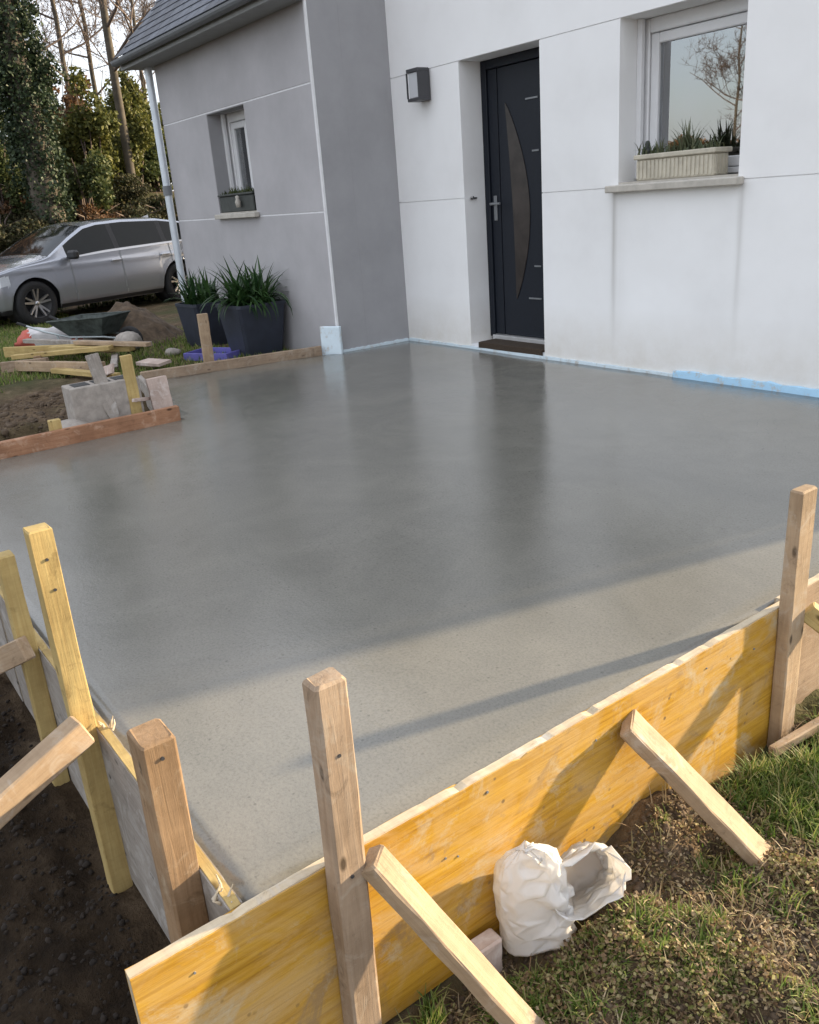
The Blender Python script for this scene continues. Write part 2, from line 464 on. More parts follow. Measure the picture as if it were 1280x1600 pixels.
def mat_soil():
    m, nt, b = new_mat('soil')
    t = N(nt, 'ShaderNodeNewGeometry'); v = t.outputs['Position']
    big = noise(nt, 0.7, 5, 0.6, v); mid = noise(nt, 9, 6, 0.7, v); fine = noise(nt, 70, 4, 0.7, v)
    r = ramp(nt, mid.outputs['Fac'], [(0.3, (0.045, 0.030, 0.018)), (0.55, (0.130, 0.090, 0.055)), (0.75, (0.26, 0.195, 0.13))])
    # moss and turf over the undisturbed ground
    sp = N(nt, 'ShaderNodeSeparateXYZ'); nt.links.new(v, sp.inputs[0])
    rg = ramp(nt, big.outputs['Fac'], [(0.42, (0, 0, 0)), (0.60, (0.8, 0.8, 0.8))])
    # freshly dug strip beside the slab carries no moss
    ry = N(nt, 'ShaderNodeMapRange'); ry.inputs[1].default_value = -4.3; ry.inputs[2].default_value = -3.4; nt.links.new(sp.outputs[1], ry.inputs[0])
    rx = N(nt, 'ShaderNodeMapRange'); rx.inputs[1].default_value = -0.6; rx.inputs[2].default_value = -2.4; nt.links.new(sp.outputs[0], rx.inputs[0])
    mxx = N(nt, 'ShaderNodeMath', operation='MAXIMUM'); nt.links.new(ry.outputs[0], mxx.inputs[0]); nt.links.new(rx.outputs[0], mxx.inputs[1])
    mm_ = N(nt, 'ShaderNodeMath', operation='MULTIPLY'); nt.links.new(mxx.outputs[0], mm_.inputs[0]); nt.links.new(rg.outputs[0], mm_.inputs[1])
    mx = N(nt, 'ShaderNodeMixRGB'); mx.inputs[2].default_value = (0.055, 0.065, 0.024, 1)
    nt.links.new(mm_.outputs[0], mx.inputs[0]); nt.links.new(r.outputs[0], mx.inputs[1])
    # the panel's shade, painted into the dug soil of the trench
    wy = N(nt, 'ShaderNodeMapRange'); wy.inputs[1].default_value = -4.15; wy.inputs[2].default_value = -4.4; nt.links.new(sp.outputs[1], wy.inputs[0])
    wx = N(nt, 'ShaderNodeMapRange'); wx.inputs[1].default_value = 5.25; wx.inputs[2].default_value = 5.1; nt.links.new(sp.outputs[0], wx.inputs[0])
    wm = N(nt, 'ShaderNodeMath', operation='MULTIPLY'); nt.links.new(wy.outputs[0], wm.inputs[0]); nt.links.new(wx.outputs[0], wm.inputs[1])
    wet = N(nt, 'ShaderNodeMixRGB', blend_type='MULTIPLY'); wet.inputs[2].default_value = (0.22, 0.21, 0.20, 1)  # shade tint multiplied into the trench soil colour
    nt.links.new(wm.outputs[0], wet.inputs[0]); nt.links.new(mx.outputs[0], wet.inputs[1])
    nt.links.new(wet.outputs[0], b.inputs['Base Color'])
    b.inputs['Roughness'].default_value = 0.95; b.inputs['Specular IOR Level'].default_value = 0.15
    ad = N(nt, 'ShaderNodeMath', operation='MULTIPLY_ADD'); nt.links.new(fine.outputs['Fac'], ad.inputs[0]); ad.inputs[1].default_value = 0.35
    nt.links.new(mid.outputs['Fac'], ad.inputs[2])
    bump(nt, b, ad.outputs[0], 0.9, 0.03)
    return m

def mat_glass():
    m, nt, b = new_mat('window_glass')
    nt.nodes.remove(b)
    gl = N(nt, 'ShaderNodeBsdfGlossy', Roughness=0.012); gl.inputs['Color'].default_value = (0.95, 0.97, 1.0, 1)
    tr = N(nt, 'ShaderNodeBsdfTransparent'); tr.inputs['Color'].default_value = (0.75, 0.80, 0.80, 1)
    fr = N(nt, 'ShaderNodeFresnel', IOR=3.4)
    mx = N(nt, 'ShaderNodeMixShader')
    nt.links.new(fr.outputs[0], mx.inputs[0]); nt.links.new(tr.outputs[0], mx.inputs[1]); nt.links.new(gl.outputs[0], mx.inputs[2])
    nt.links.new(mx.outputs[0], nt.nodes['Material Output'].inputs['Surface'])
    return m

def mat_foam(name, c):
    m, nt, b = new_mat(name)
    v = objvec(nt)
    n = noise(nt, 14, 6, 0.7, v)
    r = ramp(nt, n.outputs['Fac'], [(0.34, (0.50, 0.50, 0.48)), (0.46, c), (0.8, tuple(min(1, x*1.1) for x in c))])
    nt.links.new(r.outputs[0], b.inputs['Base Color']); b.inputs['Roughness'].default_value = 0.8
    bump(nt, b, n.outputs['Fac'], 0.4, 0.006)
    return m

def mat_plastic_sheet():
    m, nt, b = new_mat('white_plastic')
    v = objvec(nt)
    n = noise(nt, 16, 4, 0.55, v, 0.5)
    r = ramp(nt, n.outputs['Fac'], [(0.3, (0.74, 0.73, 0.71)), (0.6, (0.84, 0.835, 0.83))])
    nt.links.new(r.outputs[0], b.inputs['Base Color'])
    b.inputs['Roughness'].default_value = 0.27
    tr = N(nt, 'ShaderNodeBsdfTranslucent'); tr.inputs['Color'].default_value = (0.86, 0.83, 0.78, 1)
    mx = N(nt, 'ShaderNodeMixShader'); mx.inputs[0].default_value = 0.42
    nt.links.new(b.outputs[0], mx.inputs[1]); nt.links.new(tr.outputs[0], mx.inputs[2])
    nt.links.new(mx.outputs[0], nt.nodes['Material Output'].inputs['Surface'])
    bump(nt, b, n.outputs['Fac'], 0.25, 0.008)
    return m

M = {}
M['white'] = mat_white_render()
M['grey'] = mat_grey_render('grey_render', (0.425, 0.414, 0.425))
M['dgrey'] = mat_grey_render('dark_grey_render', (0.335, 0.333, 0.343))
M['bead'] = simple('pale_joint', (0.74, 0.74, 0.75), 0.8, var=0.06)
M['concrete'] = mat_concrete()
M['ypanel'] = mat_yellow_panel()
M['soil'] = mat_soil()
M['glass'] = mat_glass()
M['foam'] = mat_foam('blue_foam', (0.42, 0.66, 0.86))
M['foam_pale'] = mat_foam('pale_foam', (0.62, 0.72, 0.78))
M['plastic'] = mat_plastic_sheet()
M['post'] = wood('weathered_post', (0.414, 0.310, 0.221), (0.279, 0.194, 0.126), (0.414, 0.351, 0.279))
M['pale'] = wood('pale_timber', (0.468, 0.347, 0.230), (0.342, 0.234, 0.144), (0.432, 0.360, 0.288))
M['yellow'] = wood('yellow_timber', (0.558, 0.423, 0.180), (0.423, 0.288, 0.108))
M['brown'] = wood('brown_timber', (0.378, 0.252, 0.149), (0.243, 0.149, 0.077), (0.414, 0.324, 0.225))
M['orange'] = wood('wet_orange_board', (0.42, 0.225, 0.13), (0.25, 0.11, 0.055), (0.50, 0.33, 0.23))
M['greywood'] = wood('grey_timber', (0.40, 0.36, 0.32), (0.27, 0.24, 0.21), (0.48, 0.45, 0.42))
M['pinkwood'] = wood('pale_pink_timber', (0.62, 0.50, 0.44), (0.52, 0.40, 0.34), (0.66, 0.60, 0.56), knots=False)
M['edge'] = wood('panel_edge', (0.70, 0.60, 0.44), (0.52, 0.41, 0.27), (0.58, 0.53, 0.46), knots=False)
M['pvc'] = simple('white_pvc', (0.72, 0.72, 0.73), 0.35, var=0.03)
M['door'] = simple('anthracite_door', (0.008, 0.011, 0.018), 0.5, var=0.12, scale=40, spec=0.3)
M['crescent'] = simple('bronze_glass', (0.038, 0.031, 0.028), 0.3, var=0.4, scale=6, spec=0.35)
M['steel'] = simple('brushed_steel', (0.55, 0.55, 0.55), 0.3, metal=1.0, var=0.05)
M['inlay'] = simple('dull_steel', (0.22, 0.23, 0.24), 0.5, metal=0.5, var=0.1)
M['alu'] = simple('aluminium_threshold', (0.62, 0.62, 0.62), 0.4, metal=0.6, var=0.08)
M['stone'] = simple('sill_stone', (0.46, 0.43, 0.38), 0.85, var=0.14, scale=20, bmp=0.3)
M['mat'] = simple('coir_mat', (0.050, 0.034, 0.022), 1.0, var=0.35, scale=120, bmp=0.8)
M['lamp'] = simple('lamp_metal', (0.05, 0.05, 0.055), 0.45, var=0.08)
M['diffuser'] = simple('opal_glass', (0.52, 0.53, 0.55), 0.3, var=0.03)
M['trough'] = simple('beige_trough', (0.50, 0.46, 0.37), 0.75, var=0.16, scale=18)
M['darkbox'] = simple('dark_trough', (0.035, 0.04, 0.036), 0.6, var=0.3, scale=20)
M['pot'] = simple('navy_planter', (0.022, 0.027, 0.042), 0.5, var=0.2, scale=9)
M['pipe'] = simple('zinc_pipe', (0.60, 0.65, 0.70), 0.35, metal=0.35, var=0.06)
M['clip'] = simple('pipe_clip', (0.18, 0.19, 0.20), 0.5, var=0.1)
M['slate'] = simple('roof_slate', (0.066, 0.076, 0.098), 0.5, var=0.35, scale=7, bmp=0.3)
_nt = M['slate'].node_tree; _b = _nt.nodes['Principled BSDF']; _src = _b.inputs['Base Color'].links[0].from_socket
_oi = _nt.nodes.new('ShaderNodeObjectInfo'); _rr = ramp(_nt, _oi.outputs['Random'], [(0.0, (0.62, 0.62, 0.64)), (1.0, (1.35, 1.33, 1.30))])
_mm = _nt.nodes.new('ShaderNodeMixRGB'); _mm.blend_type = 'MULTIPLY'; _mm.inputs[0].default_value = 1
_nt.links.new(_src, _mm.inputs[1]); _nt.links.new(_rr.outputs[0], _mm.inputs[2]); _nt.links.new(_mm.outputs[0], _b.inputs['Base Color'])
M['soffit'] = simple('soffit_board', (0.30, 0.31, 0.31), 0.7, var=0.08)
M['fascia'] = simple('fascia_board', (0.16, 0.17, 0.18), 0.6, var=0.1)
M['curtain'] = simple('grey_curtain', (0.36, 0.36, 0.38), 0.9, var=0.1, scale=4)
M['dark'] = simple('dark_interior', (0.05, 0.05, 0.05), 0.9)
M['paint'] = simple('silver_car_paint', (0.42, 0.44, 0.49), 0.24, metal=0.65, var=0.03, scale=60, coat=1.0)
M['carglass'] = simple('tinted_glass', (0.010, 0.012, 0.012), 0.06, spec=0.22)
M['rubber'] = simple('tyre_rubber', (0.018, 0.018, 0.019), 0.85, var=0.2, scale=30)
M['alloy'] = simple('alloy_rim', (0.50, 0.50, 0.51), 0.3, metal=0.9, var=0.05)
M['blacktrim'] = simple('black_trim', (0.018, 0.018, 0.02), 0.5, var=0.1)
M['lens'] = simple('lamp_lens', (0.65, 0.68, 0.72), 0.08, metal=0.3)
M['redlens'] = simple('red_lens', (0.30, 0.02, 0.02), 0.15)
M['block'] = simple('concrete_block', (0.34, 0.305, 0.27), 0.95, var=0.2, scale=22, bmp=0.6)
M['teal'] = simple('teal_barrow_tray', (0.050, 0.062, 0.056), 0.7, var=0.6, scale=10)
M['galv'] = simple('galvanised_tube', (0.42, 0.46, 0.47), 0.45, metal=0.5, var=0.12)
M['sackred'] = simple('red_sack_print', (0.46, 0.10, 0.07), 0.7, var=0.25, scale=9)
M['sackwhite'] = simple('white_sack_paper', (0.62, 0.60, 0.60), 0.75, var=0.14, scale=12)
M['bluetray'] = simple('violet_blue_tray', (0.12, 0.11, 0.36), 0.45, var=0.15)
M['bark'] = simple('bark', (0.085, 0.072, 0.055), 0.95, var=0.35, scale=6, bmp=0.5)
M['twig'] = simple('bare_twigs', (0.12, 0.09, 0.075), 0.9, var=0.2)
M['ivy'] = leaf_mat('ivy_leaves', [(0.020, 0.034, 0.018), (0.030, 0.050, 0.024), (0.040, 0.062, 0.028), (0.052, 0.074, 0.036)], 0.5, 0.15)
M['bushy'] = leaf_mat('yellow_green_leaves', [(0.068, 0.075, 0.021), (0.120, 0.128, 0.030), (0.180, 0.173, 0.042), (0.090, 0.105, 0.030)], 0.6, 0.3)
M['bushg'] = leaf_mat('dull_green_leaves', [(0.039, 0.058, 0.018), (0.065, 0.085, 0.026), (0.091, 0.104, 0.033)], 0.6, 0.25)
M['bushb'] = leaf_mat('brown_autumn_leaves', [(0.120, 0.060, 0.026), (0.192, 0.102, 0.048), (0.084, 0.054, 0.026), (0.288, 0.180, 0.108)], 0.7, 0.3)
M['bushd'] = leaf_mat('dark_bramble_leaves', [(0.035, 0.038, 0.016), (0.055, 0.052, 0.024), (0.075, 0.062, 0.03), (0.04, 0.05, 0.018)], 0.65, 0.2)
M['potleaf'] = leaf_mat('strap_leaves', [(0.018, 0.05, 0.016), (0.035, 0.08, 0.022), (0.05, 0.10, 0.03)], 0.45, 0.2)
M['paleleaf'] = leaf_mat('grey_green_leaves', [(0.10, 0.13, 0.075), (0.16, 0.17, 0.10), (0.09, 0.10, 0.05)], 0.6, 0.25)
M['grass'] = leaf_mat('grass_blades', [(0.075, 0.135, 0.022), (0.13, 0.20, 0.036), (0.21, 0.27, 0.06), (0.32, 0.29, 0.13)], 0.55, 0.35)
M['weed'] = leaf_mat('weed_leaves', [(0.14, 0.16, 0.04), (0.24, 0.235, 0.07), (0.36, 0.32, 0.15), (0.46, 0.36, 0.21), (0.30, 0.20, 0.115), (0.20, 0.135, 0.075), (0.14, 0.09, 0.05)], 0.6, 0.3)
M['straw'] = leaf_mat('dry_stems', [(0.24, 0.22, 0.09), (0.30, 0.24, 0.12), (0.34, 0.25, 0.15), (0.48, 0.39, 0.25), (0.21, 0.14, 0.08), (0.17, 0.11, 0.06)], 0.8, 0.15)
M['wetclod'] = simple('wet_soil_clods', (0.018, 0.012, 0.008), 0.95, var=0.4, scale=14, bmp=0.8)  # trench clods, shade put into their darker colour
M['clod'] = simple('soil_clods', (0.095, 0.066, 0.042), 0.97, var=0.45, scale=14, bmp=0.8)

# ------------------------------------------------------------------ ground
XB, YL = 5.21, -4.25                # outer faces of the poured slab
def height(x, y):
    x = np.asarray(x, float); y = np.asarray(y, float)
    h = np.full(np.broadcast(x, y).shape, -0.05)
    h = h - 0.12*sstep(-3.2, -6.5, x)                               # falls a little towards the drive
    h = h + 2.0*sstep(-11.5, -16.5, x)*sstep(30, 8, np.abs(y))       # hedge bank beyond the car
    # dug strip left of the slab
    dug = sstep(-4.05, -4.20, y)*sstep(1.6, 3.0, x)
    h = h*(1-dug) + (-0.50 - 0.12*sstep(-4.45, -4.9, y))*dug
    soft = sstep(-2.6, -3.2, y)*sstep(-1.5, 0.2, x)*(1-dug)
    h = h*(1-soft) + (-0.13)*soft
    # ground on the near side
    near = sstep(5.10, 5.22, x)
    hn = -0.47 + 0.06*sstep(5.3, 6.2, x) + 0.13*np.exp(-(((x-5.27)/0.11)**2+((y+3.10)/0.18)**2)) + 0.05*np.exp(-(((x-5.43)/0.07)**2+((y+3.42)/0.12)**2)) \
        + 0.05*np.exp(-(((x-5.55)/0.25)**2+((y+3.3)/0.35)**2)) - 0.03*np.exp(-(((x-5.32)/0.12)**2+((y+3.9)/0.2)**2))
    hn = hn + 0.05*sstep(-2.8, -2.0, y)
    h = h*(1-near) + hn*near
    under = sstep(-0.1, 0.15, x)*sstep(5.2, 5.05, x)*sstep(-4.24, -4.1, y)
    h = h*(1-under) + (-0.7)*under
    # lumps
    rough = sstep(-8, -2, x)*sstep(12, 7, x)
    l1 = (vnoise(x*5, y*5, 1)-0.5)*0.05 + (vnoise(x*14, y*14, 2)-0.5)*0.03 + (vnoise(x*38, y*38, 3)-0.5)*0.016
    l1 = l1*(0.45+0.9*np.maximum(dug, near*0.7)) + near*((vnoise(x*8.5, y*8.5, 8)-0.5)**3*0.30+(vnoise(x*19, y*19, 9)-0.5)*0.02)*sstep(5.24, 5.32, x)
    return h + l1*rough

def axis(segs):
    out = []
    for a, b, st in segs:
        n = max(1, int(round((b-a)/st))); out += list(a + (b-a)*np.arange(n)/n)
    return np.array(out + [segs[-1][1]])
gx = axis([(-400, -60, 40), (-60, -20, 4), (-20, -6, 0.5), (-6, 2, 0.14), (2, 4.9, 0.045), (4.9, 6.2, 0.016), (6.2, 8, 0.1), (8, 30, 3), (30, 400, 40)])
gy = axis([(-400, -60, 40), (-60, -20, 4), (-20, -6, 0.6), (-6, -4.9, 0.06), (-4.9, -2.0, 0.022), (-2.0, 2, 0.12), (2, 20, 0.8), (20, 60, 4), (60, 400, 40)])
GX, GY = np.meshgrid(gx, gy, indexing='ij')
GZ = height(GX, GY)
nx, ny = GX.shape
ii = (np.arange(nx-1)[:, None]*ny + np.arange(ny-1)[None, :]).ravel()
gf = np.stack([ii, ii+ny, ii+ny+1, ii+1], 1)
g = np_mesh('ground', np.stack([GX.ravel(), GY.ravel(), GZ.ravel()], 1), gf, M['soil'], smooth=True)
tag(g, kind='structure')

# ------------------------------------------------------------------ concrete slab (L shaped)
def slab():
    outline = [(0.012, -0.012), (5.1975, -0.012), (5.1975, -4.2495), (1.20, -4.2495), (1.20, -2.74), (-0.36, -2.40), (-0.05, -0.95), (0.03, -0.76)]
    # top as a fine grid clipped to the outline by column
    mb = MB()
    xs = np.arange(-0.40, 5.2, 0.05)
    def inside(x, y):
        c = False; n = len(outline)
        for i in range(n):
            x1, y1 = outline[i]; x2, y2 = outline[(i+1) % n]
            if (y1 > y) != (y2 > y) and x < (x2-x1)*(y-y1)/(y2-y1)+x1: c = not c
        return c
    import bmesh
    bm = bmesh.new()
    vs = [bm.verts.new((x, y, 0)) for x, y in outline]
    f = bm.faces.new(vs)
    for k in range(1, 60):
        bmesh.ops.bisect_plane(bm, geom=bm.verts[:]+bm.edges[:]+bm.faces[:], plane_co=(-0.4+k*0.1, 0, 0), plane_no=(1, 0, 0))
    for k in range(1, 45):
        bmesh.ops.bisect_plane(bm, geom=bm.verts[:]+bm.edges[:]+bm.faces[:], plane_co=(0, -k*0.1, 0), plane_no=(0, 1, 0))
    bm.normal_update()
    if bm.faces[:][0].normal.z < 0: bmesh.ops.reverse_faces(bm, faces=bm.faces[:])
    ext = bmesh.ops.extrude_face_region(bm, geom=bm.faces[:])   # underside
    low = [e for e in ext['geom'] if isinstance(e, bmesh.types.BMVert)]
    lowset = set(low)
    for v in bm.verts:
        if v in lowset: v.co.z = -0.62
        else:
            x = np.array([v.co.x]); y = np.array([v.co.y])
            v.co.z = float(((vnoise(x*1.3, y*1.3, 5)-0.5)*0.006 + (vnoise(x*4, y*4, 6)-0.5)*0.003)[0])
    bmesh.ops.recalc_face_normals(bm, faces=bm.faces[:])
    me = bpy.data.meshes.new('concrete_slab'); bm.to_mesh(me); bm.free()
    for p in me.polygons: p.use_smooth = abs(p.normal.z) > 0.9
    return link('concrete_slab', me, M['concrete'])
tag(slab(), kind='structure')

# ------------------------------------------------------------------ house
house = tag(empty('house'), 'modern rendered house, white wing beside a lower grey wing with slate roof', 'house')
DY = -0.7665          # front face of the grey wing
ZD = 2.18

def cellwall(fmap, us, zs, keep, d0, d1):
    """extruded cell grid; fmap(u,z,d)->xyz ; d0 front, d1 back"""
    mb = MB(); nu, nz = len(us)-1, len(zs)-1
    K = [[keep((us[i]+us[i+1])/2, (zs[j]+zs[j+1])/2) for j in range(nz)] for i in range(nu)]
    def k(i, j): return 0 <= i < nu and 0 <= j < nz and K[i][j]
    for i in range(nu):
        for j in range(nz):
            if not K[i][j]: continue
            a, b, c, d = us[i], us[i+1], zs[j], zs[j+1]
            mb.face([fmap(a, c, d0), fmap(b, c, d0), fmap(b, d, d0), fmap(a, d, d0)])
            mb.face([fmap(a, d, d1), fmap(b, d, d1), fmap(b, c, d1), fmap(a, c, d1)])
            if not k(i-1, j): mb.face([fmap(a, c, d1), fmap(a, c, d0), fmap(a, d, d0), fmap(a, d, d1)])
            if not k(i+1, j): mb.face([fmap(b, c, d0), fmap(b, c, d1), fmap(b, d, d1), fmap(b, d, d0)])
            if not k(i, j-1): mb.face([fmap(a, c, d0), fmap(a, c, d1), fmap(b, c, d1), fmap(b, c, d0)])
            if not k(i, j+1): mb.face([fmap(a, d, d1), fmap(a, d, d0), fmap(b, d, d0), fmap(b, d, d1)])
    return mb

def panelled_wall(wname, fmap, u0, u1, joints, holes, z0, z1, gap, pt, thick, mat, core_mat):
    hole = lambda u, z: any(h[0] < u < h[1] and h[2] < z < h[3] for h in holes)
    hu = [h[0] for h in holes]+[h[1] for h in holes]; hz = [h[2] for h in holes]+[h[3] for h in holes]
    us = sorted(set([u0, u1]+hu))
    zs = sorted(set([z0, z1]+hz))
    core = cellwall(fmap, us, zs, lambda u, z: not hole(u, z), pt, thick).build(wname, core_mat, house)
    lv = [z0]+joints+[z1]
    for a, b in zip(lv[:-1], lv[1:]):
        a2 = a+(gap/2 if a != z0 else 0); b2 = b-(gap/2 if b != z1 else 0)
        zz = sorted(set([a2, b2]+[z for z in hz if a2 < z < b2]))
        cells = {(i, j) for i in range(len(us)-1) for j in range(len(zz)-1) if not hole((us[i]+us[i+1])/2, (zz[j]+zz[j+1])/2)}
        while cells:
            comp = set(); todo = [cells.pop()]
            while todo:
                c = todo.pop(); comp.add(c)
                for d in ((1, 0), (-1, 0), (0, 1), (0, -1)):
                    q = (c[0]+d[0], c[1]+d[1])
                    if q in cells: cells.discard(q); todo.append(q)
            rects = [(us[i], us[i+1], zz[j], zz[j+1]) for i, j in comp]
            cellwall(fmap, us, zz, lambda u, z: any(r[0] < u < r[1] and r[2] < z < r[3] for r in rects), 0.0, pt).build('render_panel', mat, core)
    return core

WX1, WX2, WZS = 2.46, 3.345, 1.215          # white wing window opening
XD1, XD2 = 0.89, 1.756                     # door opening
ZT = 5.6
panelled_wall('front_wall', lambda u, z, d: (u, d, z), 0.0, 5.33, [1.199, ZD, 3.3, 4.4],
              [(XD1, XD2, 0.0, ZD), (WX1, WX2, WZS, ZD)], -0.45, ZT, 0.0055, 0.010, 0.30, M['white'], M['white'])
GWX1, GWX2, GWZ1, GWZ2 = -2.05, -1.235, 1.215, 2.14
XG = -3.17
panelled_wall('side_wing_wall', lambda u, z, d: (u, DY+d, z), XG, -0.016, [1.178, 2.151],
              [(GWX1, GWX2, GWZ1, GWZ2)], -0.45, 2.735, 0.014, 0.005, 0.30, M['grey'], M['bead'])
# return wall of the grey wing, facing the slab
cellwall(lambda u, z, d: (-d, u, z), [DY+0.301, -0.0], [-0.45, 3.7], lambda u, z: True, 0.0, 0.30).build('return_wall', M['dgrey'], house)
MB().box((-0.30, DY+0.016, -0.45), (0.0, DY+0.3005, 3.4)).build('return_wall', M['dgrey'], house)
MB().box((-0.016, DY-0.004, -0.45), (0.004, DY+0.016, 3.4)).build('corner_trim', M['bead'], house)
# remaining outer walls and flat top
MB().box((5.03, 0.3005, -0.45), (5.33, 8.2, ZT)).build('end_wall', M['white'], house)
MB().box((0.0, 7.9, -0.45), (5.029, 8.2, ZT)).build('back_wall', M['white'], house)
MB().box((-0.3, 0.301, 3.0), (-0.001, 8.2, ZT)).build('party_wall', M['white'], house)
MB().box((-0.36, -0.06, ZT+0.002), (5.39, 8.26, ZT+0.16), 0.01).build('roof_coping', M['fascia'], house)
MB().box((XG, DY+0.3005, -0.45), (XG+0.3, 8.2, 2.72)).build('gable_wall', M['grey'], house)
MB().box((XG+0.301, 7.9, -0.45), (-0.001, 8.2, 2.72)).build('back_wall', M['grey'], house)
MB().box((XG+0.31, DY+0.31, 0.02), (-0.31, 7.89, 0.058)).build('floor', M['dark'], house)
MB().box((0.01, 0.31, 0.02), (5.02, 7.89, 0.058)).build('floor', M['dark'], house)
MB().box((-0.29, 0.31, 0.06), (-0.01, 7.89, 2.99)).build('partition_wall', M['curtain'], house)

# roof over the grey wing: soffit, fascia, gutter, slates
EY, EZ, VX = -1.03, 2.835, -3.43
ridge_y = (8.2+DY)/2; PITCHR = math.radians(45)
rz = EZ + (ridge_y-EY)
roof = MB()
roof.add([(VX+0.01, EY+0.02, EZ-0.01), (-0.002, EY+0.02, EZ-0.01), (-0.002, ridge_y, rz-0.01), (VX+0.01, ridge_y, rz-0.01),
          (VX+0.01, 2*ridge_y-EY, EZ-0.01), (-0.002, 2*ridge_y-EY, EZ-0.01),
          (VX+0.01, EY+0.02, EZ-0.06), (-0.002, EY+0.02, EZ-0.06), (-0.002, ridge_y, rz-0.08), (VX+0.01, ridge_y, rz-0.08),
          (VX+0.01, 2*ridge_y-EY, EZ-0.06), (-0.002, 2*ridge_y-EY, EZ-0.06)],
         [(0, 1, 2, 3), (3, 2, 5, 4), (7, 6, 9, 8), (8, 9, 10, 11), (0, 3, 9, 6), (3, 4, 10, 9), (1, 7, 8, 2), (2, 8, 11, 5), (0, 6, 7, 1), (4, 5, 11, 10)])
roof = roof.build('roof', M['fascia'], house)
MB().box((VX+0.02, EY+0.026, 2.722), (-0.004, DY-0.0005, 2.742)).build('soffit', M['soffit'], house)
MB().box((VX+0.02, DY+0.0005, 2.722), (XG-0.001, 8.2, 2.742)).build('soffit', M['soffit'], house)
MB().box((VX, EY, 2.715), (-0.003, EY+0.025, 2.81), 0.003).build('fascia', M['soffit'], house)
mbv = MB()
mbv.add([(VX-0.012, EY, 2.72), (VX-0.012, EY, EZ-0.012), (VX-0.012, ridge_y, rz-0.012), (VX-0.012, ridge_y, rz-0.14), (VX-0.012, EY+0.1, 2.72),
         (VX+0.0, EY, 2.72), (VX+0.0, EY, EZ-0.012), (VX+0.0, ridge_y, rz-0.012), (VX+0.0, ridge_y, rz-0.14), (VX+0.0, EY+0.1, 2.72)],
        [(0, 1, 2, 3, 4), (9, 8, 7, 6, 5), (0, 5, 6, 1), (1, 6, 7, 2), (2, 7, 8, 3), (3, 8, 9, 4), (4, 9, 5, 0)])
mbv.build('verge_board', M['fascia'], house)
# half-round gutter along the eave
gut = MB()
pr = [(EY-0.052+0.05*math.cos(t), 2.80+0.05*math.sin(t)) for t in np.linspace(math.pi, 2*math.pi, 9)]
pr2 = [(EY-0.052+0.045*math.cos(t), 2.80+0.045*math.sin(t)) for t in np.linspace(2*math.pi, math.pi, 9)]
pp = pr+pr2
gv = [(x, y, z) for x in (VX-0.01, -0.004) for y, z in pp]; n_ = len(pp)
gut.add(gv, [(i, (i+1) % n_, n_+(i+1) % n_, n_+i) for i in range(n_)], False)
gut.face([gv[i] for i in range(n_)]); gut.face([gv[n_+i] for i in range(n_)][::-1])
gut.build('gutter', M['fascia'], house)
# slates
sl = MB(); sl.box((-0.112, -0.14, -0.003), (0.112, 0.14, 0.003)); slme = sl.mesh('slate'); slme.materials.append(M['slate'])
count = 0; rest = MB()
courses = 38
for rI in range(courses):
    off = 0.115 if rI % 2 else 0.0
    for cI in range(-1, 16):
        cx = VX+0.10+off+cI*0.23
        if cx < VX+0.08 or cx > -0.12: continue
        sd_ = 0.12+rI*0.125
        yy = EY-0.03+sd_*math.cos(PITCHR); zz = EZ+0.002+sd_*math.sin(PITCHR)+0.004
        rot = Matrix.Rotation(PITCHR-math.radians(3.2)+random.uniform(-.006, .006), 4, 'X') @ Matrix.Rotation(random.uniform(-.01, .01), 4, 'Z')
        if count < 290:
            o = link('slate', slme, None, roof); o.location = (cx, yy, zz); o.rotation_euler = rot.to_euler(); count += 1
        else:
            rest.obox((cx, yy, zz), (0.112, 0.14, 0.003), rot)
tag(rest.build('slates', M['slate'], roof), kind='stuff')
# downpipe at the left corner
px_, py_ = -3.235, DY-0.045
MB().tube([(px_, py_, 2.7215), (px_, py_, 1.50), (px_, py_, 0.45), (px_, py_, -0.12)],
          0.040, 14).build('downpipe', M['pipe'], house)
MB().lathe([(0.043, -0.05), (0.050, -0.05), (0.050, 0.05), (0.043, 0.05)], 16, Matrix.Translation((px_, py_, 1.50)), False, True).build('pipe_collar', M['clip'], house)
# corner downpipe at the far end of the white wing (outside the frame; its gap draws the bright line in the shadow)
MB().tube([(5.396, 0.02, ZT), (5.396, 0.02, -0.5)], 0.054, 14).build('downpipe', M['pipe'], house)

gb = MB(); gy0, gy1 = DY+0.31, 8.19
gb.add([(XG+0.002, gy0, 2.7205), (XG+0.002, gy1, 2.7205), (XG+0.002, ridge_y, rz-0.12), (XG+0.28, gy0, 2.7205), (XG+0.28, gy1, 2.7205), (XG+0.28, ridge_y, rz-0.12)],
       [(0, 2, 1), (3, 4, 5), (0, 1, 4, 3), (1, 2, 5, 4), (2, 0, 3, 5)])
gb.build('gable_peak', M['grey'], house)

# ---- entrance door
door = empty('door', (0, 0, 0), 0, house)
dy0 = 0.215
MB().box((XD1+0.002, dy0, 0.075), (XD1+0.062, dy0+0.07, ZD-0.002), 0.004).build('door_frame', M['door'], door)
MB().box((XD2-0.062, dy0, 0.075), (XD2-0.002, dy0+0.07, ZD-0.002), 0.004).build('door_frame', M['door'], door)
MB().box((XD1+0.063, dy0, ZD-0.066), (XD2-0.063, dy0+0.07, ZD-0.002), 0.004).build('door_frame', M['door'], door)
MB().box((XD1+0.066, dy0+0.016, 0.10), (XD1+0.166, dy0+0.066, ZD-0.07), 0.003).build('lock_stile', M['door'], door)
MB().box((XD1+0.172, dy0+0.020, 0.10), (XD2-0.066, dy0+0.066, ZD-0.07), 0.003).build('leaf_panel', M['door'], door)
